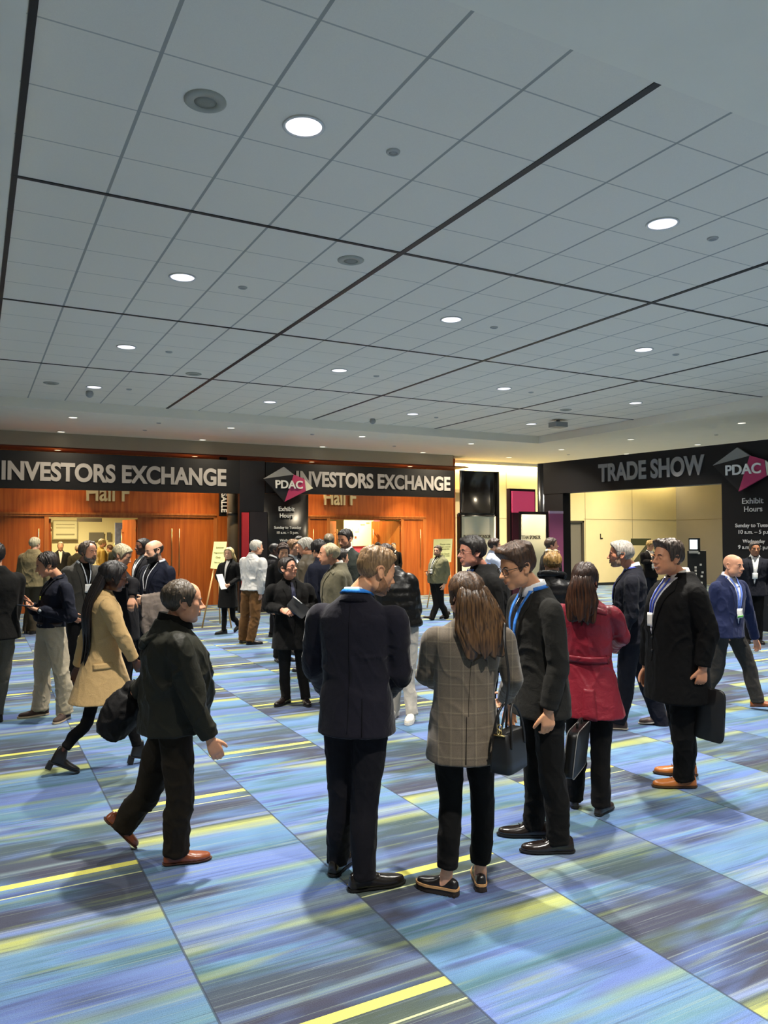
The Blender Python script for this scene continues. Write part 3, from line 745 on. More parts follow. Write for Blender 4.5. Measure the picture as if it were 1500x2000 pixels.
def pixline(c, pts):      # person-local points from pixels with depth offsets
    return np.array([c['J'](q) for q in pts])
# ------------------------------------------------------------------ setting
CE, SO = 4.44, 4.25                      # tile ceiling, lower soffit
BX0, BA, BY0, BB = 0.214, 3.225, 2.823, 3.2046
BX1, BY1 = BX0+4*BA, 15.72
YW, YC = 20.05, 20.6                     # timber wall, cream wall
def struct(name, acc, mat, smooth=False, parent=None):
    o = link(name, acc.mesh(name), mat, parent, smooth=smooth)
    if parent is None: o['kind'] = 'structure'
    return o
def Xw(px, Y=YW): return float(on_y(px, 1100, Y)[0])
def Zw(py, px, Y): return float(on_y(px, py, Y)[2])

# carpet: broadloom columns, each a repeat of the same stripe drop
CX0, CW, CL = 0.838, 0.914, 2.69
lines = {-1: 4.50, 0: 2.70, 1: 3.65, 2: 7.95, 3: 4.53, -2: 5.3, 4: 2.9, 5: 4.0, 6: 3.3}
V, F, la, se, fr_ = [], [], [], [], []
start = {2: 7.0, 4: 8.5, 5: 9.5, 6: 12.0, 7: 11.0, 8: 12.0, -2: 6.0}
rr_ = random.Random(5)
for k in range(-9, 28):
    xa = CX0+k*CW; n = len(V)
    V += [(xa, -8, 0), (xa+CW, -8, 0), (xa+CW, 28, 0), (xa, 28, 0)]; F.append((n, n+1, n+2, n+3))
    la.append(lines.get(k, rr_.random()*CL)); se.append(rr_.random()*50); fr_.append(start.get(k, -9.0))
me = bpy.data.meshes.new('floor'); me.from_pydata(V, [], F)
for nm, vals in (('drop', la), ('seed', se), ('start', fr_)):
    at_ = me.attributes.new(nm, 'FLOAT', 'FACE'); at_.data.foreach_set('value', vals)
def carpet_mat():
    m, nt, b = base_mat('carpet'); L = nt.links
    tc = N(nt, 'ShaderNodeTexCoord'); sx = N(nt, 'ShaderNodeSeparateXYZ'); L.new(tc.outputs['Object'], sx.inputs[0])
    def M(op, a, b_=None, c_=None, clamp=False):
        n = N(nt, 'ShaderNodeMath', operation=op, use_clamp=clamp)
        for i, v in enumerate((a, b_, c_)):
            if v is None: continue
            if isinstance(v, (int, float)): n.inputs[i].default_value = v
            else: L.new(v, n.inputs[i])
        return n.outputs[0]
    ad = N(nt, 'ShaderNodeAttribute', attribute_name='drop'); asd = N(nt, 'ShaderNodeAttribute', attribute_name='seed')
    X, Y = sx.outputs[0], sx.outputs[1]
    u = M('FRACT', M('DIVIDE', M('SUBTRACT', X, CX0-CW*20), CW))
    s0 = M('FLOORED_MODULO', M('SUBTRACT', ad.outputs['Fac'], Y), CL)
    def noise(xf, yf, seed, detail=2, sc=1.0, seedscale=1.0, rough=.5):
        cb = N(nt, 'ShaderNodeCombineXYZ'); L.new(M('MULTIPLY', X, xf), cb.inputs[0]); L.new(M('MULTIPLY', Y, yf), cb.inputs[1])
        L.new(M('MULTIPLY_ADD', asd.outputs['Fac'], seedscale, seed), cb.inputs[2])
        n = N(nt, 'ShaderNodeTexNoise'); n.inputs['Scale'].default_value = sc; n.inputs['Detail'].default_value = detail; n.inputs['Roughness'].default_value = rough
        L.new(cb.outputs[0], n.inputs['Vector']); return n.outputs['Fac']
    nA = noise(1.1, 5.0, 1.0)
    s1 = M('FLOORED_MODULO', M('ADD', s0, M('MULTIPLY', M('SUBTRACT', nA, .5), .07)), CL)
    stops = [(0.0, '#454b5a'), (.05, '#4d5a52'), (.125, '#4f5d56'), (.17, '#43485c'), (.48, '#414459'), (.53, '#7f93c4'), (.555, '#4f5d5d'), (.61, '#b4bb62'), (.69, '#a3b070'), (.74, '#5f8fb8'), (.93, '#5685b4'),
             (1.04, '#46707c'), (1.11, '#6480c2'), (1.30, '#5570b6'), (1.36, '#7d9a86'), (1.43, '#5682b0'), (1.58, '#6290a4'), (1.72, '#4a68b4'), (1.82, '#93a9b2'), (1.89, '#4f61a4'), (1.955, '#a8b46a'), (2.02, '#4a5f60'), (2.25, '#465868'), (2.48, '#454b5e'), (2.52, '#71858f'), (2.55, '#42445a')]
    def ramp(shift):
        cr = N(nt, 'ShaderNodeValToRGB'); e = cr.color_ramp.elements
        for i, (p, c) in enumerate(stops):
            q = e[i] if i < 2 else e.new(p/CL)
            q.position = p/CL; q.color = lin(c)
        cr.color_ramp.interpolation = 'LINEAR'
        L.new(M('DIVIDE', M('FLOORED_MODULO', M('ADD', s1, shift), CL), CL), cr.inputs['Fac']); return cr.outputs['Color']
    def mix(a, b_, f, bt='MIX'):
        n = N(nt, 'ShaderNodeMix', data_type='RGBA', blend_type=bt)
        for nm, v in (('A', a), ('B', b_)):
            if isinstance(v, tuple): n.inputs[nm].default_value = v
            else: L.new(v, n.inputs[nm])
        if isinstance(f, (int, float)): n.inputs['Factor'].default_value = f
        else: L.new(f, n.inputs['Factor'])
        return n.outputs['Result']
    A_ = ramp(0.0)
    cb_ = N(nt, 'ShaderNodeValToRGB'); e_ = cb_.color_ramp.elements
    for i, (p_, c_) in enumerate(((.34, '#3c4258'), (.44, '#4a62a0'), (.50, '#5b8cba'), (.57, '#4c7480'), (.64, '#6784c4'), (.72, '#7c9aa0'))):
        q_ = e_[i] if i < 2 else e_.new(p_)
        q_.position = p_; q_.color = lin(c_)
    L.new(noise(.55, 6.0, 21.0, 3), cb_.inputs['Fac']); B_ = cb_.outputs['Color']
    sel = M('MULTIPLY', M('SUBTRACT', noise(1.3, 2.6, 5.0), .46), 6.0, clamp=True)
    fade = M('MULTIPLY', sel, M('MULTIPLY', M('SUBTRACT', 1.25, u), 1.1, clamp=True), clamp=True)
    col = mix(A_, B_, fade)
    bl = M('MULTIPLY', M('SUBTRACT', noise(1.6, 7.0, 9.0), .52), 5.0, clamp=True)
    col = mix(col, lin('#5a80d0'), M('MULTIPLY', bl, .45))
    st = noise(.55, 34.0, 2.0, 5, rough=.75)
    hi = M('MULTIPLY', M('SUBTRACT', st, .58), 9.0, clamp=True); lo = M('MULTIPLY', M('SUBTRACT', .44, st), 8.0, clamp=True)
    col = mix(col, lin('#a3b3ac'), M('MULTIPLY', hi, .55)); col = mix(col, lin('#38445e'), M('MULTIPLY', lo, .65))
    s2 = noise(.5, 120.0, 31.0, 2); col = mix(col, lin('#93a596'), M('MULTIPLY', M('MULTIPLY', M('SUBTRACT', s2, .60), 8.0, clamp=True), .45)); col = mix(col, lin('#3a4660'), M('MULTIPLY', M('MULTIPLY', M('SUBTRACT', .40, s2), 8.0, clamp=True), .5))
    g2 = M('MULTIPLY', M('SUBTRACT', noise(.8, 12.0, 14.0, 3), .60), 9.0, clamp=True)
    col = mix(col, lin('#93a466'), M('MULTIPLY', g2, .55))
    # the bright lines of the drop
    ast_ = N(nt, 'ShaderNodeAttribute', attribute_name='start'); vis = M('GREATER_THAN', Y, ast_.outputs['Fac'])
    def band(c0, hw):
        return M('LESS_THAN', M('ABSOLUTE', M('SUBTRACT', M('FLOORED_MODULO', M('ADD', s0, 1.0), CL), c0+1.0)), hw)
    col = mix(col, lin('#f2ec5a'), M('MULTIPLY', band(0.0, .029), vis)); col = mix(col, lin('#d0d89a'), M('MULTIPLY', band(.138, .0055), vis))
    col = mix(col, lin('#c2d0cc'), M('MULTIPLY', band(.50, .006), .22))
    # seams
    ed = M('LESS_THAN', M('MINIMUM', u, M('SUBTRACT', 1.0, u)), .006); col = mix(col, lin('#333c4e'), M('MULTIPLY', ed, .7))
    nf = N(nt, 'ShaderNodeTexNoise'); nf.inputs['Scale'].default_value = 260; nf.inputs['Detail'].default_value = 3; L.new(tc.outputs['Object'], nf.inputs['Vector'])
    k = M('MULTIPLY_ADD', nf.outputs['Fac'], 1.3, .34)
    kk = N(nt, 'ShaderNodeCombineXYZ')
    for i in range(3): L.new(k, kk.inputs[i])
    col = mix(col, kk.outputs[0], 1.0, 'MULTIPLY')
    hs = N(nt, 'ShaderNodeHueSaturation'); hs.inputs['Saturation'].default_value = .90; hs.inputs['Value'].default_value = .66; L.new(col, hs.inputs['Color']); col = hs.outputs['Color']
    b.inputs['Sheen Weight'].default_value = .10; b.inputs['Sheen Roughness'].default_value = .5; b.inputs['Sheen Tint'].default_value = (.95, 1.0, .92, 1)
    L.new(col, b.inputs['Base Color']); b.inputs['Roughness'].default_value = .95; b.inputs['Specular IOR Level'].default_value = .12
    bp = N(nt, 'ShaderNodeBump'); bp.inputs['Strength'].default_value = .5; bp.inputs['Distance'].default_value = .004
    L.new(nf.outputs['Fac'], bp.inputs['Height']); L.new(bp.outputs['Normal'], b.inputs['Normal'])
    return m
me.update(); me.materials.append(carpet_mat())
fl = bpy.data.objects.new('floor', me); COL.objects.link(fl); fl['kind'] = 'structure'

# tile ceiling: joints every fifth of a bay
def tile_mat():
    m, nt, b = base_mat('ceiling_tile'); L = nt.links
    tc = N(nt, 'ShaderNodeTexCoord'); sx = N(nt, 'ShaderNodeSeparateXYZ'); L.new(tc.outputs['Object'], sx.inputs[0])
    def M(op, a, b_=None, clamp=False):
        n = N(nt, 'ShaderNodeMath', operation=op, use_clamp=clamp)
        for i, v in enumerate((a, b_)):
            if v is None: continue
            if isinstance(v, (int, float)): n.inputs[i].default_value = v
            else: L.new(v, n.inputs[i])
        return n.outputs[0]
    def joint(o, x0, p, w):
        f = M('FRACT', M('DIVIDE', M('SUBTRACT', o, x0-p*40), p)); return M('LESS_THAN', M('MINIMUM', f, M('SUBTRACT', 1.0, f)), w/p)
    g = M('MAXIMUM', joint(sx.outputs[0], BX0, BA/5, .011), M('MULTIPLY', joint(sx.outputs[1], BY0, BB/5, .006), .75))
    n1 = N(nt, 'ShaderNodeTexNoise'); n1.inputs['Scale'].default_value = 160; n1.inputs['Detail'].default_value = 3; L.new(tc.outputs['Object'], n1.inputs['Vector'])
    n2 = N(nt, 'ShaderNodeTexNoise'); n2.inputs['Scale'].default_value = .7; L.new(tc.outputs['Object'], n2.inputs['Vector'])
    mx = N(nt, 'ShaderNodeMix', data_type='RGBA'); mx.inputs['A'].default_value = lin('#e6dfd2'); mx.inputs['B'].default_value = lin('#f0eadc'); L.new(n1.outputs['Fac'], mx.inputs['Factor'])
    m2 = N(nt, 'ShaderNodeMix', data_type='RGBA'); L.new(mx.outputs['Result'], m2.inputs['A']); m2.inputs['B'].default_value = lin('#a6a59e'); L.new(g, m2.inputs['Factor'])
    L.new(m2.outputs['Result'], b.inputs['Base Color']); b.inputs['Roughness'].default_value = .9; b.inputs['Specular IOR Level'].default_value = .2
    bp = N(nt, 'ShaderNodeBump'); bp.inputs['Strength'].default_value = .35; bp.inputs['Distance'].default_value = .005; bp.invert = True
    L.new(g, bp.inputs['Height']); L.new(bp.outputs['Normal'], b.inputs['Normal'])
    return m
paint = plain('#efe9da', .8, noise=.03, nscale=3, spec=.2)
cream = plain('#e9dcae', .75, noise=.03, nscale=4, spec=.3)
black = plain('#0b0a0a', .5)
struct('ceiling', Acc().box((BX0-.05, BY0-.05, CE), (BX1+.05, BY1+.05, CE+.06)), tile_mat())
a = Acc(); t_ = .12
a.box((-9, -8, SO), (BX0-.03, 19.3, SO+.35)); a.box((BX1, -8, SO), (26, YC, SO+.35)); a.box((BX0-.03, -8, SO), (BX1, BY0, SO+.35))
a.box((BX0-.03, BY1, SO), (BX1, 19.3, SO+.35)); a.box((Xw(889, 19.3), 19.3, SO), (BX1, YC, SO+.35))
struct('ceiling_soffit', a, paint)
k = 0
for i in range(4):
    k += 1; w = .027 if i else .020
    x = BX0+i*BA+(0 if i else .012); struct('trim_%d' % k, Acc().box((x-w, BY0, CE-.006), (x+w, BY1, CE+.01)), black)
for j in range(1, 4):
    k += 1; y = BY0+j*BB; struct('trim_%d' % k, Acc().box((BX0, y-.018, CE-.007), (BX1, y+.018, CE+.01)), black)

ORD = ['first', 'second', 'third', 'fourth', 'fifth', 'sixth', 'seventh']
lens_mat = plain('#f4f0ff', .4, emit=1.6, noise=.1, nscale=60)
ring_mat = plain('#d9d9d4', .5)
def downlight(x, y, z, r, watt, name, label, group, col=LAMP_COL, lens=None, spread=1.75):
    e = empty(name, (x, y, z), label, 'ceiling light', group)
    t = np.linspace(0, 2*np.pi, 29)[:-1]
    ring = lambda rr, zz: np.stack([np.cos(t)*rr, np.sin(t)*rr, np.full(28, zz)], 1)
    link('trim_ring', Acc().rings([ring(r*1.0, .002), ring(r*1.12, .001), ring(r*1.15, -.008), ring(r*1.0, -.010), ring(r*.97, -.002)], False).mesh('trim_ring'), ring_mat, e)
    link('lens', Acc().rings([ring(r*1.0, .012), ring(r*1.0, -.004), ring(r*.6, -.005)]).mesh('lens'), lens or lens_mat, e)
    ld = bpy.data.lights.new('lamp', 'AREA'); ld.shape = 'DISK'; ld.size = r*1.05; ld.energy = watt; ld.color = col; ld.spread = spread
    lo = bpy.data.objects.new('lamp', ld); COL.objects.link(lo); lo.parent = e; lo.location = (0, 0, -.014)
    return e
for j in range(4):
    for i in range(4):
        downlight(1.815+3.225*i, 4.43+3.2*j, CE, .118, LAMP_W, 'ceiling_light', 'recessed downlight in the tile ceiling, %s row from front, %s from left' % (ORD[j], ORD[i]), 'downlights in the tile ceiling')
sl_lens = plain('#fff3d8', .4, emit=2.5)
for j, (y, xs) in enumerate(((16.55, (1.74, 5.03, 8.31, 11.53, 14.63, 17.15, 20.0)), (18.95, (1.74, 5.03, 8.31, 11.5, 14.63, 17.2, 20.0)))):
    for i, x in enumerate(xs):
        downlight(x, y, SO, .085, LAMP_SOFFIT_W*((1.7 if j else 2.6) if x > 11 else 1), 'ceiling_light', 'small recessed downlight in back soffit, %s row from tiles, %s from left' % (ORD[j], ORD[i]), 'downlights in the back soffit', (1, .84, .60), sl_lens, 2.4 if x > 12 else (1.35 if j else 2.7))
for i, (x, y) in enumerate(((14.63, 13.96), (14.63, 10.79), (14.63, 7.6), (17.1, 13.96), (17.1, 10.8))):
    downlight(x, y, SO, .085, LAMP_SOFFIT_W, 'ceiling_light', 'small recessed downlight in the side soffit over the exit sign wall, %s one along' % ORD[i], 'downlights in the side soffit', (1, .86, .66), sl_lens)
for i, (x, y) in enumerate(((1.8, 1.1), (5.0, 1.1), (8.3, 1.1), (1.8, -2.1), (5.0, -2.1), (-2.4, 4.4), (-2.4, 10.8))):
    downlight(x, y, SO, .118, LAMP_W, 'ceiling_light', 'recessed round downlight in plain lobby soffit outside the tile field, %s one' % ORD[i], 'downlights outside the picture')
def ceil_disc(name, label, x, y, z, r, r2, c1, c2, cat, group):
    e = empty(name, (x, y, z), label, cat, group)
    t = np.linspace(0, 2*np.pi, 29)[:-1]; ring = lambda rr, zz: np.stack([np.cos(t)*rr, np.sin(t)*rr, np.full(28, zz)], 1)
    link('rim', Acc().rings([ring(r, .004), ring(r, -.006), ring(r*.86, -.014), ring(r2*1.02, -.014), ring(r2, .0)], False).mesh('rim'), plain(c1, .6), e)
    link('grille', Acc().rings([ring(r2, .004), ring(r2, -.008), ring(r2*.5, -.011)]).mesh('grille'), plain(c2, .7, noise=.3, nscale=200), e)
for (px, py), lab in (((401, 197), 'round ceiling speaker left of the nearest downlight'), ((685, 508), 'round ceiling speaker left of the crossing of two black joints'), ((378, 730), 'round ceiling speaker beside the long black joint in the third row'), ((100, 748), 'round ceiling speaker at the far left edge of the tiles'), ((1105, 800), 'round ceiling speaker near the corner of the tile field')):
    P = on_z(px, py, CE); ceil_disc('ceiling_speaker', lab, P[0], P[1], CE, .125, .066, '#a5a69b', '#8a8a80', 'speaker', 'round ceiling speakers')
for n_, ((px, py), z) in enumerate((((768, 296), CE), ((474, 561), CE), ((965, 639), CE), ((1392, 465), CE), ((1320, 692), CE), ((330, 687), CE), ((252, 760), CE), ((735, 734), CE), ((1037, 766), CE), ((852, 815), CE), ((610, 848), SO), ((310, 826), SO), ((1110, 888), SO), ((1399, 849), SO), ((283, 840), SO), ((770, 871), SO))):
    P = on_z(px, py, z); w = 'tile ceiling' if z == CE else 'plain soffit'
    where = ['right of the nearest downlight', 'right of the second downlight', 'right of the downlight in the second bay', 'under the rightmost near downlight', 'right of the downlight in the third bay', 'right of the third downlight', 'right of the fourth downlight', 'by the third row downlight', 'by the far black joint', 'by the last row of joints', 'above the emblem tower', 'above the left header sign', 'left of the exit arch', 'above the arch lettering', 'close to the left soffit lights', 'above the far header sign'][n_]
    ceil_disc('smoke_detector', 'small round detector in the %s %s' % (w, where), P[0], P[1], z, .048, .030, '#b4b5b0', '#9a9b98', 'detector', 'detectors in the ceiling')
P = on_z(1090, 820, CE)
e = empty('projector', (P[0], P[1], CE), 'small grey ceiling projector hanging near the corner of the tile field', 'projector')
link('housing', Acc().box((-.17, -.13, -.17), (.17, .13, -.06)).mesh('housing'), plain('#8f9190', .5), e, smooth=False)
link('mount', Acc().box((-.03, -.03, -.06), (.03, .03, 0)).mesh('mount'), plain('#8f9190', .5), e, smooth=False)
for n_, (px, py) in enumerate(((175, 764), (728, 818))):
    P = on_z(px, py, CE); e = empty('security_camera', (P[0], P[1], CE), ('small dome camera under the tile ceiling by the left soffit', 'small dome camera under the tile ceiling above the right header')[n_], 'camera', 'ceiling cameras')
    link('dome', Acc().ball((0, 0, -.05), (.07, .07, .07), 14).mesh('dome'), plain('#9fa1a0', .3), e)

# timber wall with the hall doors
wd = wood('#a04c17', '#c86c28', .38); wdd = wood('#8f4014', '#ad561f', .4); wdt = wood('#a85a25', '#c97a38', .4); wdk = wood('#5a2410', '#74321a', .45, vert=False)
ZD = 2.26; ZH = 2.42
XL0, XL1 = Xw(97), Xw(268); XR0, XR1 = Xw(642), Xw(785); XE = Xw(888)
a = Acc(); D_ = .20
a.box((-9, YW, ZD+.04), (XE, YW+D_, SO)); 
a.box((-9, YW, 0), (XL0-.05, YW+D_, ZD+.04)); a.box((XL1+.05, YW, 0), (XR0-.05, YW+D_, ZD+.04)); a.box((XR1+.05, YW, 0), (XE, YW+D_, ZD+.04))
struct('wall_back', a, wd)
struct('wall_return', Acc().box((XE-.02, YW, 0), (XE+.04, YC+.1, SO)), wdd)
a = Acc()
for (x0, x1) in ((Xw(-60), Xw(420)), (Xw(598), Xw(830))):
    a.box((x0, YW-.03, ZD+.06), (x1, YW, ZH-.05)); a.box((x0-.02, YW-.045, ZH-.05), (x1+.02, YW, ZH))
for px in (90, 272, 420, 602, 641, 786, 829):
    x = Xw(px); a.box((x-.05, YW-.025, 0), (x+.05, YW, ZD+.06))
for px in (862,): x = Xw(px); a.box((x-.006, YW-.004, 0), (x+.006, YW+.01, 3.9))
struct('trim_20', a, wdt)
struct('wall_fascia', Acc().box((-9, 19.25, 3.93), (Xw(886, 19.25), 19.42, SO+.02)), plain('#b9ad98', .8))
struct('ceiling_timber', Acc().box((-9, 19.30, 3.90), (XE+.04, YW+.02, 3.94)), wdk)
for i, x in enumerate((1.74, 5.03, 8.31, 11.5)):
    downlight(x, 19.70, 3.90, .075, 20, 'ceiling_light', 'warm downlight under the dark timber soffit above the hall doors, %s from the left' % ORD[i], 'warm downlights over the hall doors', WARM, plain('#ffd9a0', .4, emit=3.0), 2.6)
dk = [0]
metal = plain('#c9a06a', .3, .9); steel = plain('#a8a49c', .35, .9)
def door(x0, x1, swing=0, hx=None, mat=None, hinge=None, y0=None):
    """a flush timber leaf; swing turns it inward about one edge"""
    dk[0] += 1; w = x1-x0
    e = empty('door_%d' % dk[0], (x0 if hinge != 'R' else x1, YW+.06 if y0 is None else y0, 0)); e['kind'] = 'structure'
    e.rotation_euler = (0, 0, math.radians(swing))
    lo, hi = (0, w) if hinge != 'R' else (-w, 0)
    link('leaf', Acc().box((lo+.004, -.025, .01), (hi-.004, .025, ZD)).mesh('leaf'), mat or wdd, e, smooth=False)
    hx_ = lo+.09 if hx == 'L' else hi-.09
    hb = Acc().tube([(hx_, -.075, .85), (hx_, -.075, 2.02)], .014, 8)
    for z in (.95, 1.92): hb.tube([(hx_, -.075, z), (hx_, -.02, z)], .011, 8)
    link('door_handle', hb.mesh('door_handle'), metal, e)
    h2 = Acc()
    for z in (.3, 1.2, 2.0): h2.tube([(lo if hx != 'L' else hi, -.03, z-.05), (lo if hx != 'L' else hi, -.03, z+.05)], .012, 6)
    link('hinge', h2.mesh('hinge'), metal, e)
door(Xw(-70), Xw(4), hx='R'); door(Xw(6), Xw(83), hx='R')
door(Xw(279), Xw(342), hx='R'); door(Xw(343), Xw(414), hx='L')
door(Xw(606), Xw(638), hx='L'); door(Xw(789), Xw(826), hx='R')
door(XL1-1.0, XL1, swing=-80, hx='L', hinge='R', mat=wd); door(XL0, XL0+.95, swing=88, hx='R', mat=wd)
door(XR0, XR0+.95, swing=52, hx='R', mat=wood('#c06a22', '#d98a3a', .4)); door(XR1-.95, XR1, swing=-48, hx='L', hinge='R', mat=wood('#c06a22', '#d98a3a', .4))
struct('wall_left', Acc().box((-9.2, -8, 0), (-9, YW+D_, SO)), paint)
# the hall behind the doors
hallm = plain('#e8d9a0', .8)
a = Acc(); a.box((-4, 27, 0), (15, 27.1, 3.2)); a.box((-4.1, YW+D_, 0), (-4, 27, 3.2)); a.box((15, YC+.4, 0), (15.1, 27, 3.2)); a.box((6.5, YW+D_, 0), (6.6, 27, 3.2))
struct('wall_hall', a, hallm)
struct('ceiling_hall', Acc().box((-4.1, YW+D_, 3.2), (15.1, 27.1, 3.3)), hallm)
for i, (x, y) in enumerate(((1.8, 21.3), (2.6, 24.6), (9.9, 21.2), (10.6, 21.9))):
    downlight(x, y, 3.2, .14, 190, 'ceiling_light', 'bright hall downlight beyond the open doors, %s from the left' % ORD[i], 'downlights inside the hall', (1, .85, .55), plain('#ffe6b0', .4, emit=3), 2.8)

# cream wall with panel joints, its door, cove light
XC1 = Xw(1322, YC)
a = Acc(); xd0, xd1 = Xw(1100, YC), Xw(1141, YC)
a.box((XE, YC, 0), (xd0, YC+.15, SO)); a.box((xd1, YC, 0), (XC1+.2, YC+.15, SO)); a.box((xd0, YC, 2.33), (xd1, YC+.15, SO))
struct('wall_far', a, cream)
a = Acc()
for px in (926, 990, 1144, 1236): x = Xw(px, YC); a.box((x-.010, YC-.003, 0), (x+.010, YC+.01, SO))
a.box((XE, YC-.003, 2.385), (xd0, YC+.01, 2.40)); a.box((xd1, YC-.003, 2.385), (XC1, YC+.01, 2.40))
struct('trim_21', a, plain('#a3956c', .8))
struct('baseboard_far', Acc().box((XE+.04, YC-.02, 0), (XC1, YC, .10)), plain('#1c2226', .6))
tan = plain('#6c6a68', .55, noise=.05, nscale=3)
struct('wall_right', Acc().box((XC1, 2, 0), (XC1+.15, YC, SO)), tan)
struct('trim_22', Acc().box((XC1-.004, 2, 2.385), (XC1+.01, YC, 2.40)), plain('#5d543f', .8))
dk[0] += 1; e = empty('door_%d' % dk[0], (xd0, YC+.05, 0)); e['kind'] = 'structure'
link('leaf', Acc().box((.03, 0, 0), (xd1-xd0-.05, .05, 2.27)).mesh('leaf'), plain('#77746a', .5), e, smooth=False)
link('door_frame', Acc().box((0, -.07, 0), (.05, .06, 2.33)).box((xd1-xd0-.08, -.07, 0), (xd1-xd0, .06, 2.33)).box((0, -.07, 2.27), (xd1-xd0, .06, 2.33)).mesh('door_frame'), plain('#47433a', .5), e, smooth=False)
link('door_handle', Acc().tube([(.12, -.05, 1.0), (.24, -.05, 1.0)], .012, 8).box((.10, -.05, .97), (.13, .0, 1.03)).mesh('door_handle'), steel, e)
e = empty('cove_light', ((XE+XC1)/2, YC-.16, SO-.06), 'long warm cove light along the top of the cream wall', 'cove light')
link('housing', Acc().box((-(XC1-XE)/2+.1, -.05, -.03), ((XC1-XE)/2-.1, .05, .06)).mesh('housing'), paint, e, smooth=False)
ld = bpy.data.lights.new('lamp', 'AREA'); ld.shape = 'RECTANGLE'; ld.size = XC1-XE-.3; ld.size_y = .06; ld.energy = 330; ld.color = (1, .78, .36)
lo = bpy.data.objects.new('lamp', ld); COL.objects.link(lo); lo.parent = e; lo.location = (0, .06, -.035); lo.rotation_euler = (math.radians(25), 0, 0)
# ------------------------------------------------------------------ signs
def text_mesh(body, c, ux, uz, width, mat, parent=None, height=None, depth=.012, weight=.012, name='lettering', align=None, shear=0.0):
    """solid lettering: c is the centre, ux runs along the line, uz up"""
    cu = bpy.data.curves.new('t', 'FONT'); cu.body = body; cu.size = 1.0; cu.extrude = .5; cu.offset = weight; cu.align_x = 'CENTER'; cu.space_line = 1.0; cu.resolution_u = 7; cu.shear = shear
    ob = bpy.data.objects.new('t', cu); COL.objects.link(ob); dg = C.evaluated_depsgraph_get()
    me = bpy.data.meshes.new_from_object(ob.evaluated_get(dg)); bpy.data.objects.remove(ob)
    co = co_of(me); lo, hi = co.min(0), co.max(0); mid = (lo+hi)/2; sz = hi-lo
    kx = width/sz[0] if width else height/sz[1]; ky = (height/sz[1]) if height else kx
    ux, uz = unit(ux), unit(uz); nn = np.cross(ux, uz)
    q = co-mid; base = np.zeros(3) if parent is None else np.array(parent.matrix_world.translation if False else parent.location)
    set_co(me, np.asarray(c)-base+q[:, 0:1]*kx*ux+q[:, 1:2]*ky*uz+q[:, 2:3]*depth*nn)
    return link(name, me, mat, parent, smooth=False)
signblack = plain('#0d0b0b', .42, noise=.1, nscale=2, spec=.4)
greyl = plain('#8f8b88', .6); whitel = plain('#e8e4dc', .6); pink = plain('#b8355f', .5); silver = plain('#8f8c87', .45); cream2 = plain('#d8d2b8', .5)
XA, ZA = np.array([1., 0, 0]), np.array([0, 0, 1.])
YH = 17.6
def Ph(px, py, Y=YH): return on_y(px, py, Y)
def emblem(parent, P, ux, w, h):
    """four facets of a gem shape with raised letters; P(fx, fy) fractions of the box, y down"""
    base = np.array(parent.location); nn = np.cross(unit(ux), ZA)
    em = empty('emblem', (0, 0, 0)); em.parent = parent
    def facet(name, pts, mat, dz):
        V = [P(x, y)+nn*z_-base for z_ in (0.0, dz) for x, y in pts]; n = len(pts)
        F = [tuple(range(n))[::-1], tuple(range(n, 2*n))]+[(i, (i+1) % n, n+(i+1) % n, n+i) for i in range(n)]
        link(name, Acc().add(V, F).mesh(name), mat, em, smooth=False)
    facet('facet', [(0, .36), (.40, 0), (.60, .21)], silver, .05)
    facet('facet', [(0, .365), (.60, .215), (.42, 1.0)], plain('#1d1a1a', .4), .045)
    facet('facet', [(.60, .21), (.82, .33), (.845, .68), (.415, 1.0)], pink, .055)
    facet('facet', [(.825, .34), (1.0, .59), (.85, .68)], cream2, .05)
    c = P(.50, .505)+nn*.075
    t = text_mesh('PDAC', c, ux, ZA, w*.55, whitel, None, h*.235, .03, .02); t.parent = em; t.location = Vector(tuple(-base))
    return em
# left header
def header(name, label, x0, x1, z0, z1, Y=YH, th=.14):
    e = empty(name, ((x0+x1)/2, Y, z0), label, 'sign')
    a = Acc().box((x0-(x0+x1)/2, 0, 0), (x1-(x0+x1)/2, th, z1-z0)); link('panel', a.mesh('panel'), signblack, e, smooth=False)
    return e
x470 = Ph(470, 930)[0]; x605 = Ph(605, 930)[0]; x888 = Ph(888, 930)[0]
hl = header('header_sign', 'long black overhead sign at left lettered INVESTORS EXCHANGE in grey', -1.6, x470-.03, 2.84, 3.63)
text_mesh('INVESTORS EXCHANGE', (Ph(4, 922)+Ph(441, 929.5))/2-np.array([0, .012, 0]), XA, ZA, Ph(441, 926)[0]-Ph(2, 926)[0], greyl, hl, .41, .02, .036)
hr_ = header('header_sign', 'black overhead sign right of the emblem tower lettered INVESTORS EXCHANGE', Ph(519, 930)[0], x888, 2.87, 3.62)
text_mesh('INVESTORS EXCHANGE', (Ph(579, 935)+Ph(878, 945))/2-np.array([0, .012, 0]), XA, ZA, Ph(878, 940)[0]-Ph(577, 938)[0], greyl, hr_, .395, .02, .036)
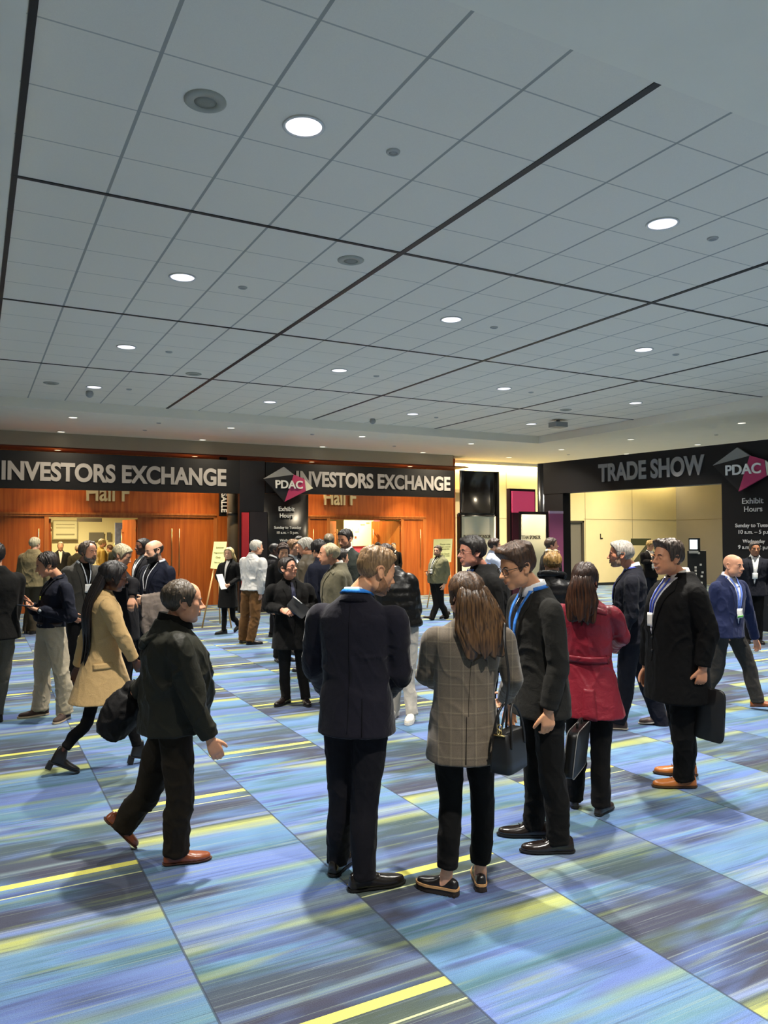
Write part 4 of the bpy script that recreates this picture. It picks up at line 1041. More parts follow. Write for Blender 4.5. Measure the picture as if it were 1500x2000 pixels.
# emblem tower
x485, x515, x525 = Ph(485, 1000)[0], Ph(512, 1000)[0], Ph(525, 1000)[0]
e = empty('sign_tower', ((x470+x605)/2, YH, 0), 'black curved tower with the PDAC emblem and Exhibit Hours between two header signs', 'sign tower')
bx = np.array(e.location)
a = Acc()
n_ = 24; R = []
xc, wv = (x515+x605)/2, (x605-x515)/2
prof = [(xc+wv*math.sin(t), YH-.10-.20*math.cos(t)+.20) for t in np.linspace(-math.pi/2, math.pi/2, n_)]
prof = prof+[(xc+wv, YH+.25), (xc-wv, YH+.25)]
for z in (0.0, 2.86): R.append([(x-bx[0], y-bx[1], z) for x, y in prof])
a.rings(R); link('curved_panel', a.mesh('curved_panel'), plain('#0e0c0d', .3, spec=.5), e)
link('side_panel', Acc().box((x470-bx[0]-.02, .02, 0), (Ph(518, 930)[0]-bx[0], .14, 3.64)).mesh('side_panel'), plain('#15100f', .4), e, smooth=False)
link('side_panel', Acc().box((x485-bx[0]+.02, -.04, 0), (x525-bx[0]-.05, .02, Zw(1000, 500, YH))).mesh('side_panel'), plain('#231a1a', .45), e, smooth=False)
link('red_stripe', Acc().box((Ph(472, 1000)[0]-bx[0], -.05, 0), (x485-bx[0], .02, Zw(1001, 478, YH))).mesh('red_stripe'), plain('#b5242c', .5), e, smooth=False)
YE = YH-.24; x0e, x1e = Ph(514, 950, YE)[0], Ph(610, 950, YE)[0]; z1e, z0e = Zw(912, 550, YE), Zw(980, 553, YE)
emblem(e, lambda fx, fy: np.array([x0e+(x1e-x0e)*fx, YH-.24, z1e+(z0e-z1e)*fy]), XA, x1e-x0e, z1e-z0e)
for body, px, py, w, hh in (('Exhibit', 560, 994, .42, None), ('Hours', 560, 1007, .36, None), ('Sunday to Tuesday', 562, 1031, .70, None), ('10 a.m. – 5 p.m.', 562, 1041, .56, None), ('Wednesday', 562, 1056, .42, None)):
    P = Ph(px, py, YH-.11); 
    P[1] = YH-.115; text_mesh(body, P, XA, ZA, w, whitel, e, None, .012, .016 if w > .3 and len(body) < 8 else .01)
# beige post and the vertical SALLE sign
P = on_z(457, 1195); r_ = .165
e = empty('post', (P[0], 18.3, 0), 'round beige metal post behind the left header beside the red stripe', 'post')
x_ = on_y(457, 1050, 18.3)[0]; e.location = (x_, 18.3, 0)
link('shaft', Acc().tube([(0, 0, 0), (0, 0, 3.6)], r_, 24, smooth=False).mesh('shaft'), plain('#6b5c47', .38, .3), e)
link('collar', Acc().tube([(0, 0, 2.33), (0, 0, 2.40)], r_+.012, 24, smooth=False).mesh('collar'), plain('#3a3128', .4), e)
e = empty('hanging_sign', (on_y(436, 980, 19.6)[0], 19.6, 2.35), 'narrow black vertical sign lettered SALLE beside the beige post', 'sign')
link('panel', Acc().box((-.10, 0, 0), (.10, .06, 1.55)).mesh('panel'), signblack, e, smooth=False)
text_mesh('SALLE', np.array([e.location[0]+.02, 19.585, Zw(982, 437, 19.6)]), -ZA, XA, .50, whitel, e, .15, .02, .02)
# raised hall names
brass = plain('#e9d8a6', .35, .2)
for px, py, w, lab in ((211, 962, 1.02, 'pale raised letters Hall F on the timber above the left doors'), (664, 972, 1.04, 'pale raised letters Hall F on the timber above the right doors')):
    c = on_y(px, py, YW-.06); e = empty('wall_lettering', (c[0], YW-.06, c[2]), lab, 'lettering', 'hall names')
    text_mesh('Hall F', c, XA, ZA, on_y(px+42 if px < 400 else px+31, py, YW-.06)[0]-on_y(px-42 if px < 400 else px-31, py, YW-.06)[0], brass, e, .44, .07, .02)
# curved sponsor stand
def curved(name, px0, px1, py0, py1, Y, bulge, mat, parent, z0=None):
    x0, x1 = Ph(px0, 1000, Y)[0], Ph(px1, 1000, Y)[0]; zt = Zw(py0, (px0+px1)/2, Y); zb = Zw(py1, (px0+px1)/2, Y) if z0 is None else z0
    b_ = np.array(parent.location); pts = []
    for t in np.linspace(-1, 1, 20): pts.append((x0+(x1-x0)*(t+1)/2, Y-bulge*(1-t*t)))
    pts += [(x1, Y+.06), (x0, Y+.06)]
    R = [[(x-b_[0], y-b_[1], z-b_[2]) for x, y in pts] for z in (zb, zt)]
    return link(name, Acc().rings(R).mesh(name), mat, parent)
white_p = plain('#f0ead2', .5, noise=.02); blk_g = plain('#0f0d0d', .25, spec=.6)
xs0 = Ph(933, 1000, 17.9)[0]
e = empty('sponsor_stand', (xs0, 17.9, 0), 'curved black stand with a white panel lettered PLATINUM SPONSOR', 'display stand')
curved('head_panel', 900, 968, 920, 1003, 17.9, -.14, blk_g, e); curved('white_panel', 899, 968, 1008, 0, 17.85, -.12, white_p, e, .05); curved('rail', 896, 969, 1002, 1009, 17.86, -.10, blk_g, e)
link('upright', Acc().box((Ph(968, 1000, 17.9)[0]-xs0, -.08, 0), (Ph(972, 1000, 17.9)[0]-xs0, .08, Zw(922, 970, 17.9))).mesh('upright'), blk_g, e, smooth=False)
link('upright', Acc().box((Ph(895.5, 1000, 17.9)[0]-xs0, -.08, 0), (Ph(898.5, 1000, 17.9)[0]-xs0, .08, Zw(1004, 897, 17.9))).mesh('upright'), blk_g, e, smooth=False)
text_mesh('PLATINUM SPONSOR', on_y(932, 1048, 17.90), XA, ZA, on_y(958, 1048, 17.9)[0]-on_y(905, 1048, 17.9)[0], plain('#3a3424', .6), e, .10, .01, .006)
# trade show arch
A0, A1 = np.array([12.50, 15.25]), np.array([13.24, 8.9])
au = unit(np.array([*(A1-A0), 0.])); an_ = np.cross(au, ZA)         # au runs towards the camera, an_ faces the lobby
def on_arch(px, py, off=0.0):
    d = ray(px, py); o = np.array([*A0, 0.])+an_*off; t = np.dot(o-np.array([0, 0, 0.]), an_)/np.dot(d, an_); t = np.dot(o[:2], an_[:2])/np.dot(d[:2], an_[:2])
    return CAM+d*t
def slab_arch(acc, pa, pb, z0, z1, off0=0.0, off1=-.30, base=None):
    P, Q = on_arch(pa, 1000), on_arch(pb, 1000); P[2] = Q[2] = 0
    c = (P+Q)/2+an_*(off0+off1)/2+ZA*(z0+z1)/2-base; acc.obox(c, au*np.linalg.norm(Q-P)/2, an_*abs(off1-off0)/2, ZA*(z1-z0)/2); return acc
o_ = on_arch(1250, 1000); e = empty('entrance_arch', (o_[0], o_[1], 0), 'black entrance arch at right lettered TRADE SHOW with the PDAC emblem', 'entrance arch'); bb = np.array(e.location)
link('header_panel', slab_arch(Acc(), 1050, 1750, 2.85, 3.63, 0, -.28, bb).mesh('header_panel'), signblack, e, smooth=False)
link('leg_panel', slab_arch(Acc(), 1056, 1099, 0, 2.85, -.01, -.28, bb).mesh('leg_panel'), signblack, e, smooth=False)
link('leg_panel', slab_arch(Acc(), 1410, 1750, 0, 2.85, -.0, -.28, bb).mesh('leg_panel'), plain('#0b0909', .35, spec=.45), e, smooth=False)
Pe = on_arch(1056, 1000); Pe[2] = 0; t = np.linspace(0, 2*np.pi, 25)[:-1]
link('rounded_end', Acc().rings([[Pe-an_*.14+np.array([math.cos(q)*.17, math.sin(q)*.17, z])-bb for q in t] for z in (0, 3.63)]).mesh('rounded_end'), blk_g, e)
c = (on_arch(1169, 923.5, .012)+on_arch(1376, 908, .012))/2; w = np.linalg.norm(on_arch(1376, 910)-on_arch(1169, 921)); text_mesh('TRADE SHOW', c, au, ZA, w, greyl, e, .42, .02, .036)
P0, P1 = on_arch(1395, 920, .10), on_arch(1520, 920, .10); zt, zb = on_arch(1437, 875, .1)[2], on_arch(1443, 960, .1)[2]
def Pf(fx, fy): q = P0+(P1-P0)*fx; q[2] = zt+(zb-zt)*fy; return q
emblem(e, Pf, au, np.linalg.norm((P1-P0)[:2]), zt-zb)
for body, px, py, w in (('Exhibit', 1470, 978, .42), ('Hours', 1471, 994, .36), ('Sunday to Tuesday', 1474, 1027, .78), ('10 a.m. – 5 p.m.', 1475, 1040, .66), ('Wednesday', 1472, 1058, .44), ('9 a.m. – 12 p.m.', 1474, 1070, .66)):
    text_mesh(body, on_arch(px, py, .012), au, ZA, w, plain('#a9a6a3', .6), e, None, .012, .012)
# stands beside the arch
def stand_at(Yp, px, label):
    x_ = Ph(px, 1000, Yp)[0]; return empty('sponsor_stand', (x_, Yp, 0), label, 'display stand')
def pbox(name, e, px0, px1, py0, py1, mat, y0, y1, z0=None):
    Yp, xs0 = e.location[1], e.location[0]
    xa, xb = Ph(px0, 1000, Yp)[0]-xs0, Ph(px1, 1000, Yp)[0]-xs0
    link(name, Acc().box((xa, y0, Zw(py1, px0, Yp) if z0 is None else z0), (xb, y1, Zw(py0, px0, Yp))).mesh(name), mat, e, smooth=False)
e = stand_at(16.2, 1022, 'tall dark maroon stand with a bright pink top panel left of the arch')
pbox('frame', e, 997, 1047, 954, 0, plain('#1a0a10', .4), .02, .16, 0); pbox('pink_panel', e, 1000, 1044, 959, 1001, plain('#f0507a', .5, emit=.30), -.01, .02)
pbox('dark_panel', e, 1000, 1044, 1002, 0, plain('#431420', .45), -.01, .02, .02)
Yp = 13.55
e = stand_at(Yp, 1058, 'stand with a white sponsor panel and a purple panel before the arch foot')
pbox('frame', e, 1015.5, 1101, 999, 0, plain('#150b0d', .4), .0, .05, 0)
curved('white_panel', 1018, 1066, 1005, 0, Yp-.01, .07, plain('#c6bb94', .5, noise=.02), e, .05)
pbox('purple_panel', e, 1071, 1098, 1003, 0, plain('#a8587a', .5), -.03, .0, .02); pbox('purple_cap', e, 1071, 1098, 998, 1003, plain('#d9b4c8', .5), -.04, .0)
text_mesh('TITAN SPONSOR', (on_y(1019, 1049, Yp-.09)+on_y(1055, 1050, Yp-.09))/2, XA, ZA, on_y(1055, 1050, Yp)[0]-on_y(1018, 1050, Yp)[0], plain('#3a3424', .6), e, .085, .01, .006)
# easel boards
yell = plain('#efe9a0', .6); pine = plain('#d8a868', .55)
def easel(label, D, quad, lines_, legs_, foot_dd=.2):
    B0 = at(quad[0][0], 1045, D); e = empty('easel', (B0[0], B0[1], 0), label, 'easel', 'easel signs'); b_ = np.array(e.location)
    q = [at(x, y, D+dd_)-b_ for x, y, dd_ in quad]; nrm = unit(np.cross(q[1]-q[0], q[3]-q[0]))
    if np.dot(nrm, FW) > 0: nrm = -nrm
    V = q+[p-nrm*.012 for p in q]
    bo = link('board', Acc().add(V, [(0,1,2,3),(7,6,5,4),(0,4,5,1),(1,5,6,2),(2,6,7,3),(3,7,4,0)]).mesh('board'), yell, e, smooth=False)
    for body, fx, fy, w in lines_:
        c = q[0]+(q[1]-q[0])*fx+(q[3]-q[0])*fy+nrm*.0016; ux_ = unit(q[1]-q[0])
        text_mesh(body, c+b_, ux_, np.cross(nrm, ux_), w, plain('#8a8a52', .7), e, None, .002, .004)
    for pts in legs_:
        P = [at(x, y, D+dd_)-b_ for x, y, dd_ in pts]; P[-1][2] = .003
        link('leg', Acc().tube(P, .016, 8, smooth=False).mesh('leg'), pine, e)
    return e
easel('yellow easel board on wooden legs left of the blonde woman', 15.2, [(418, 1058, .12), (443, 1058, .12), (437, 1112, 0), (411, 1110, 0)], [('Exhibitor', .55, .22, .16), ('Registration', .48, .42, .19), ('Only', .50, .60, .10), ('Thank you', .45, .78, .12)],
      [((418, 1110, .03), (395, 1176, 0)), ((434, 1110, .03), (452, 1176, 0)), ((426, 1075, .15), (430, 1168, .7))])
easel('yellow easel board with small print left of the white sponsor panel', 19.2, [(847, 1053, .12), (884, 1052, .12), (881, 1098, 0), (845, 1097, 0)], [('Please note', .62, .24, .26), ('badges required', .62, .36, .26), ('beyond this', .62, .46, .22), ('No food', .62, .66, .22), ('Thank you', .62, .76, .24)],
      [((850, 1098, .03), (834, 1172, 0)), ((876, 1098, .03), (888, 1172, 0)), ((864, 1070, .15), (862, 1165, .8))])
# boards inside the hall
def poster(label, px0, px1, py0, py1, Y, col, name='poster', lines_=(), frame=None):
    P, Q = on_y(px0, py0, Y), on_y(px1, py1, Y); e = empty(name, ((P[0]+Q[0])/2, Y, Q[2]), label, 'poster', 'boards in the hall'); w = Q[0]-P[0]; hh = P[2]-Q[2]
    link('sheet', Acc().box((-w/2, 0, 0), (w/2, .03, hh)).mesh('sheet'), col, e, smooth=False)
    if frame: link('frame', Acc().box((-w/2-.03, .005, -.03), (w/2+.03, .04, 0)).box((-w/2-.03, .005, hh), (w/2+.03, .04, hh+.03)).box((-w/2-.03, .005, 0), (-w/2, .04, hh)).box((w/2, .005, 0), (w/2+.03, .04, hh)).mesh('frame'), frame, e, smooth=False)
    for x0, z0, x1, z1, m_ in lines_: link('print', Acc().box((-w/2+x0*w, -.006, z0*hh), (-w/2+x1*w, 0, z1*hh)).mesh('print'), m_, e, smooth=False)
    return e
pale = plain('#d9cf9c', .7); gry = plain('#6d6654', .7); inkc = plain('#9a8f66', .7)
poster('cream wall board in the left hall doorway', 105, 150, 1018, 1052, 26.8, pale, lines_=[(.1, .8, .9, .84, inkc), (.1, .6, .9, .64, inkc), (.1, .2, .9, .28, inkc)], frame=inkc)
poster('dark grey screen on the hall wall seen through left doors', 174, 203, 1040, 1056, 26.9, gry)
poster('small dark screen beside the larger one in the hall', 209, 217, 1040, 1055, 26.9, gry)
arts = plain('#8e98b4', .6, noise=.6, nscale=9)
poster('tall blue and white abstract banner inside the left hall doors', 225, 250, 1021, 1064, 24.0, arts)
e = empty('exit_sign', (on_y(175, 1016, 22.0)[0], 22.0, Zw(1019, 175, 22)), 'dark hanging strip sign just inside the left hall doors', 'sign')
link('panel', Acc().box((-.32, 0, 0), (.32, .05, .10)).mesh('panel'), plain('#3b3320', .6), e, smooth=False)
poster('white plan board on a pink stand in the right hall doorway', 672, 729, 1016, 1066, 22.2, plain('#efe6b0', .6), lines_=[(.28, .02, .29, .95, inkc), (.35, .30, .42, .38, plain('#a83c34', .6)), (.75, .88, .86, .92, inkc), (.55, .82, .7, .86, inkc), (.36, .55, .5, .72, plain('#d8cf9a', .6))])
poster('pink lower stand under the white plan board', 672, 742, 1066.5, 1150, 22.25, plain('#d8566e', .6)); poster('pink upright banner right of the white plan board', 730, 742, 1016, 1066, 22.22, plain('#e2707e', .6)); 
poster('brown side panel right of the pink banner', 743, 752, 1016, 1150, 22.3, plain('#7a5428', .6))
# kiosk with the lit screen by the side wall
P = at(1356, 1045, 19.4); e = empty('payment_kiosk', (P[0], P[1], 0), 'black kiosk with a glowing white screen behind the laughing man', 'kiosk'); b_ = np.array(e.location)
vd = unit([P[0], P[1], 0]); vr = np.array([vd[1], -vd[0], 0])
def kb(name, x, z0, z1, w, d, mat, off=0.0): link(name, Acc().obox(vr*x+ZA*(z0+z1)/2-vd*off, vr*w/2, vd*d/2, ZA*(z1-z0)/2).mesh(name), mat, e, smooth=False)
kb('cabinet', .05, 0, 1.42, .44, .5, plain('#12110f', .4)); kb('screen_hood', 0, 1.42, 1.74, .27, .24, plain('#12181a', .35))
kb('screen', -.02, 1.46, 1.70, .18, .02, plain('#dff4ff', .3, emit=1.6), .125); kb('keypad', -.02, 1.36, 1.42, .22, .12, plain('#9fa3a4', .4), .28)
for k_, (x, z) in enumerate(((.10, 1.34), (.14, 1.05), (.02, .98), (.02, .9), (.18, .86), (.02, .82), (.16, .76), (.06, .66), (.15, .6))): kb('label', x, z, z+.05, .05, .01, plain('#d8d6d0', .5), .256)
kl = bpy.data.lights.new('lamp', 'AREA'); kl.size = .2; kl.energy = 5; kl.color = (.9, .95, 1); ko = bpy.data.objects.new('lamp', kl); COL.objects.link(ko); ko.parent = e
ko.location = Vector(tuple(vr*.34+ZA*1.45)); ko.rotation_euler = (Vector(tuple(vr+vd*.6))).to_track_quat('-Z', 'Y').to_euler()
P = at(1252, 1045, 21.9); e = empty('display_desk', (P[0], P[1], 0), 'dark olive slanted desk left of the standing man at cream wall', 'desk'); 
V = [np.array(q) for q in ((-.20, -.2, 0), (.42, -.2, 0), (.42, .2, 0), (-.20, .2, 0), (-.22, -.2, 1.05), (.15, -.2, 1.55), (.15, .2, 1.55), (-.22, .2, 1.05))]
link('body', Acc().add([vr*q[0]+vd*q[1]+ZA*q[2] for q in V], [(0,3,2,1),(4,5,6,7),(0,1,5,4),(1,2,6,5),(2,3,7,6),(3,0,4,7)]).mesh('body'), plain('#47452e', .6), e, smooth=False)
link('back_board', Acc().obox(ZA*1.62+vd*.25+vr*-.02, vr*.28, vd*.02, ZA*.10).mesh('back_board'), plain('#3c4020', .6), e, smooth=False)
c = on_y(1175, 1048, YC-.02); e = empty('wall_plaque', (c[0], YC-.02, c[2]), 'small black L shaped fitting on the cream wall right of the grey door', 'fitting')
link('plate', Acc().box((-.06, 0, -.08), (-.03, .02, .10)).box((-.03, 0, -.08), (.06, .02, -.045)).mesh('plate'), plain('#2a241a', .5), e, smooth=False)
# ------------------------------------------------------------------ the people
SK = dict(fair='#d9a586', tan='#b98563', red='#c98a70', pale='#e0b497', dark='#4a2c1d', black='#38221a')
GF = 'people standing and talking in front'; GB = 'people by the hall doors'; GM = 'people crossing the lobby'
def long_hair(length=.5, wid=.11, dep=.05, path=None, taper=.6, ragged=.05):
    """a fall of hair from the crown down the back, lying on the garment, ridged into locks"""
    def fn(a_, tf, c):
        hs = c['hs']; f, rt, Z = c['f'], c['rt'], c['Z']; hrt = c['hr']
        P = [tf(np.array([0, -.010, .045])), tf(np.array([0, -.072, .040])), tf(np.array([0, -.098, -.02]))]
        last = P[-1]; n = 10
        for k in range(1, n+1):
            t = k/n; q = last-Z*length*t+rt*(path(t) if path else 0.0)-f*.01
            h_ = c['bvh'].ray_cast(Vector(q-f*.6), Vector(f), .75)
            if h_[0] is not None:
                e_ = np.array(h_[0])-f*dep*.45
                if np.dot(e_-q, -f) > -.03: q = e_
            P.append(q)
        P = np.array(P)
        for _ in range(2): P[2:-1] = P[2:-1]*.5+.25*(P[1:-2]+P[3:])
        P, _r = spline(P, np.ones(len(P)), 3); m = len(P); R = []
        ang = np.linspace(0, 2*np.pi, 120, endpoint=False); tt = np.linspace(0, 1, m)
        ww = np.interp(tt, [0, .12, .25, .6, .95, 1], [.03, wid*.66, wid*.80, wid, wid*taper, wid*taper*.8])
        de = np.interp(tt, [0, .15, .3, .7, 1], [.012, dep, dep*.95, dep*.75, dep*.35])
        G_ = np.gradient(P, axis=0); rag = vnoise(np.stack([np.cos(ang)*6, np.sin(ang)*6, ang*0], -1))*ragged
        for k in range(m):
            T = unit(G_[k]); w0 = unit(hrt*(1-min(1, tt[k]*2.5))+rt*min(1, tt[k]*2.5)); sx_ = unit(w0-T*np.dot(w0, T)); sy2 = np.cross(T, sx_)
            z = tt[k]*3
            rid = 1+min(1, tt[k]*4)*(.045*np.sin(ang*13+z*1.1)+.045*np.sin(ang*29+1.3+z*2)+.10*vnoise(np.stack([np.cos(ang)*9, np.sin(ang)*9, np.full(120, z*1.2)], -1)))
            R.append(P[k]+(np.cos(ang)*ww[k]*(.6+.4*rid))[:, None]*sx_+(np.sin(ang)*de[k]*rid)[:, None]*sy2+((rag*max(0, tt[k]-.72)/.28)[:, None])*(-T))
        a_.rings(np.array(R))
    return fn
def add_long(c, lh, cols, rough=.36):
    a_ = Acc(); lh(a_, c['tf'], c); link('hair', a_.mesh('hair'), hairmat(*cols, (120, 120, 7), rough=rough), c['root'])
SUITN = fabric('#211f2b', sheen=.7, weave=300); BLK = fabric('#131211', sheen=.15, weave=260); BLK2 = fabric('#0d0c0c', sheen=.1); CHAR = fabric('#2a2926', sheen=.25)

def check_mat():
    m, nt, b = base_mat('check_wool'); L = nt.links
    tc = N(nt, 'ShaderNodeTexCoord'); sx = N(nt, 'ShaderNodeSeparateXYZ'); L.new(tc.outputs['Object'], sx.inputs[0])
    def M(op, a, b_=0.0):
        n = N(nt, 'ShaderNodeMath', operation=op)
        for i, v in enumerate((a, b_)):
            if isinstance(v, (int, float)): n.inputs[i].default_value = v
            else: L.new(v, n.inputs[i])
        return n.outputs[0]
    rot = M('ADD', M('MULTIPLY', sx.outputs[0], .82), M('MULTIPLY', sx.outputs[1], -.57))
    def lines_(o, p, w): return M('LESS_THAN', M('ABSOLUTE', M('SUBTRACT', M('FRACT', M('DIVIDE', M('ADD', o, 10.0), p), 0.0), .5)), w/p)
    g = M('ADD', lines_(rot, .062, .0022), lines_(sx.outputs[2], .070, .0022)); g2 = M('ADD', lines_(M('ADD', rot, .010), .062, .0014), lines_(M('ADD', sx.outputs[2], .010), .070, .0014))
    n1 = N(nt, 'ShaderNodeTexNoise'); n1.inputs['Scale'].default_value = 330; n1.inputs['Detail'].default_value = 2; L.new(tc.outputs['Object'], n1.inputs['Vector'])
    c0 = N(nt, 'ShaderNodeMix', data_type='RGBA'); c0.inputs['A'].default_value = lin('#39322a'); c0.inputs['B'].default_value = lin('#6c5f4e'); L.new(n1.outputs['Fac'], c0.inputs['Factor'])
    c1 = N(nt, 'ShaderNodeMix', data_type='RGBA'); L.new(c0.outputs['Result'], c1.inputs['A']); c1.inputs['B'].default_value = lin('#857a62'); L.new(M('MULTIPLY', M('MINIMUM', g, 1.0), .30), c1.inputs['Factor'])
    c2 = N(nt, 'ShaderNodeMix', data_type='RGBA'); L.new(c1.outputs['Result'], c2.inputs['A']); c2.inputs['B'].default_value = lin('#2c2822'); L.new(M('MULTIPLY', M('MINIMUM', g2, 1.0), .35), c2.inputs['Factor'])
    L.new(c2.outputs['Result'], b.inputs['Base Color']); b.inputs['Roughness'].default_value = .85; b.inputs['Sheen Weight'].default_value = .2
    return m

# man in the navy suit, back turned
c = make_person('person in navy suit with blue lanyard, back turned, cropped light brown hair', foot=(712, 1733), h=1.79, face=18, head=(733, 1121, -.02), yaw=62, pitch=-16, neck=(697, 1188), pel=(697, 1420),
    arms={'L': [(612, 1300, .06), (640, 1352, .22)], 'R': [(781, 1318, .04), (752, 1356, .20)]},
    legs={'L': [(668, 1570, .02), (660, 1698, .10), (22, 0)], 'R': [(712, 1570, -.02), (712, 1712, -.06), (72, 0)]},
    skinc='#d8a079', sex='m', hair=dict(top=.016, side=.0012, back=.0012, front=.008, rough=.005, nape=.008), hcol=('#5a432c', '#9a7a54'), beard=dict(t=.0042, chin=.004, low=-.016, cheek=-.035, col=('#7a573e', '#94694a')), detail=2, group=GF,
    top=dict(kind='suit', mat=SUITN, hem=.445, hw=.116, hd=.090, wr=.006), legsw=dict(mat=fabric('#1c1b22', sheen=.2), slim=1.0), shoes=dict(style='oxford', col='#17120f', rough=.25, buckle=1), sh_w=1.02)
collar(c, 'jacket_collar', SUITN, r0=1.12, rise=.012, fall=.040, flare=.030, gap=50, front_drop=.05, z0=.846)
collar(c, 'shirt_collar', fabric('#e6e4e0'), r0=1.0, rise=.030, fall=.02, flare=.010, gap=25, front_drop=.03, z0=.850)
lanyard(c, '#2f7fd8', None, front=False, top=.856)
strip(c, 'back_seam', [(-.0015, .83), (-.0015, .46)], [(.0015, .83), (.0015, .46)], fabric('#15141a'), back=True, off=.0015, thick=.004, n=30, m=1)
strip(c, 'vent', [(.070, .56), (.074, .445)], [(.073, .56), (.079, .445)], fabric('#0c0b10'), back=True, off=.002, thick=.004, n=14, m=1)

# woman in the checked blazer, back turned
CK = check_mat()
c = make_person('person with long straight brown hair in grey checked blazer, back turned', foot=(903, 1752), h=1.665, face=-10, head=(910, 1166, 0), yaw=-28, pitch=-4, neck=(915, 1232), pel=(905, 1450), sex='f', skinc='#dcaa8c',
    arms={'L': [(832, 1318, .06), (852, 1332, .24)], 'R': [(1000, 1330, .02), (985, 1362, .22)]},
    legs={'L': [(880, 1570, 0), (872, 1718, -.02), (-68, 0)], 'R': [(942, 1572, .02), (938, 1716, .04), (-4, 0)]},
    hair=dict(top=.014, side=.020, back=.020, part=.004, rough=.003, long_sides=.05), hcol=('#1e120a', '#5c4128'), detail=2, group=GF,
    top=dict(kind='suit', mat=CK, hem=.415, hw=.124, hd=.102, wr=.006, name='blazer', sleeve=1.02, bulk=1.04), legsw=dict(mat=fabric('#121110'), slim=.98, crop=.085, flare=1.05), shoes=dict(style='platform', col='#131010', sole='#241b15', rough=.28, welt='#b58a5a'), sh_w=1.04)
add_long(c, long_hair(.27, .130, .042, path=lambda t: .045*t, taper=.8), ('#1e120a', '#604428'), .36)
collar(c, 'blazer_collar', CK, r0=1.2, rise=.012, fall=.045, flare=.035, gap=55, z0=.845)
strip(c, 'vent', [(-.012, .56), (-.024, .425)], [(-.009, .56), (-.018, .425)], fabric('#1d1a16'), back=True, off=.002, thick=.004, n=14, m=1)
strip(c, 'back_seam', [(-.001, .82), (-.001, .56)], [(.0015, .82), (.0015, .56)], fabric('#2a261f'), back=True, off=.001, thick=.004, n=20, m=1)

# young man with glasses, black suit
c = make_person('person in black suit with dark glasses and blue lanyard, smiling down to the left', foot=(1050, 1662), h=1.80, face=-118, head=(1012, 1112, -.02), yaw=-120, pitch=-14, neck=(1043, 1188), pel=(1056, 1395), sex='y', skinc='#d9a078',
    arms={'L': [(1092, 1300, -.07), (1072, 1384, -.01)], 'R': [(1010, 1290, .05), (1000, 1370, .1)]},
    legs={'L': [(1078, 1515, -.02), (1092, 1655, 0), (-100, 0)], 'R': [(1046, 1510, .02), (1044, 1612, .06), (-96, 0)]},
    hair=dict(top=.034, side=.007, back=.009, front=.012, quiff=.016, rough=.005, line=-.006, sweep=1), hcol=('#261810', '#5a3e28'), detail=2, group=GF, extra=dict(smile=.7), brow='#20150e',
    hands={'L': dict(curl=34, bend=(0, -.25, -.9))},
    top=dict(kind='suit', mat=CHAR, hem=.435, hw=.112, hd=.088, wr=.006), legsw=dict(mat=BLK, slim=.92, wr=.008), shoes=dict(style='oxford', col='#1c1512', rough=.22, laces='#0c0a09'))
lapels(c, CHAR, shirt='#e9ecf2', tie='#15151c', vee=.655, buttons=1)
collar(c, 'jacket_collar', CHAR, r0=1.12, rise=.010, fall=.038, flare=.030, gap=48, front_drop=.05, z0=.845)
collar(c, 'shirt_collar', fabric('#e9ecf2'), r0=1.0, rise=.030, fall=.030, flare=.014, gap=16, front_drop=.03, z0=.852)
lanyard(c, '#3a78cc', None, low=.66, top=.850, w=.012); glasses(c)
a_ = Acc(); e_, w_ = c['A']['L'][1:]; 
for q in range(4): a_.ball(w_-unit(w_-e_)*(.010+.018*q)-c['f']*-.0+c['f']*-.046, (.0065, .0065, .0065), 8)
link('cuff_buttons', a_.mesh('cuff_button'), plain('#8a8680', .3), c['root']).name = 'cuff_button'

# woman in the red coat
RED = fabric('#781b29', rough=.45, sheen=.1, weave=200, bump=.12)
c = make_person('person with long dark brown hair in belted red coat, back turned', foot=(1152, 1590), h=1.675, face=8, head=(1143, 1136, 0), yaw=14, neck=(1143, 1190), pel=(1152, 1370), sex='f', skinc='#d39a7a',
    arms={'L': [(1090, 1270, .02), (1112, 1340, .05)], 'R': [(1214, 1245, .05), (1196, 1262, .24)]},
    legs={'L': [(1128, 1480, 0), (1122, 1572, .05), (-5, 0)], 'R': [(1173, 1480, -.02), (1174, 1575, -.03), (25, 0)]},
    hair=dict(top=.014, side=.018, back=.018, part=.002, rough=.003, long_sides=.05), hcol=('#1c0f09', '#43281a'), detail=2, group=GF,
    top=dict(kind='suit', mat=RED, hem=.385, hw=.150, hd=.115, wr=.007, name='coat', sleeve=1.05), legsw=dict(mat=fabric('#141210'), slim=1.02, flare=1.12), shoes=dict(style='loafer', col='#241c18', rough=.4))
add_long(c, long_hair(.225, .105, .045, taper=.9), ('#170c08', '#4e2f1e'), .34)
collar(c, 'coat_collar', RED, r0=1.25, rise=.02, fall=.06, flare=.045, gap=50, z0=.842)
strip(c, 'belt', [(-.175, .625), (0, .622), (.175, .625)], [(-.175, .600), (0, .597), (.175, .600)], RED, back=True, off=.012, thick=.014, n=30, m=3)
strip(c, 'coat_pleat', [(-.02, .50), (-.03, .386)], [(.05, .50), (.075, .386)], RED, back=True, off=.007, thick=.009, n=12, m=4)
strip(c, 'shoulder_strap', [(.075, .822), (.150, .806)], [(.075, .800), (.150, .790)], RED, back=True, off=.008, thick=.010, n=10, m=3)

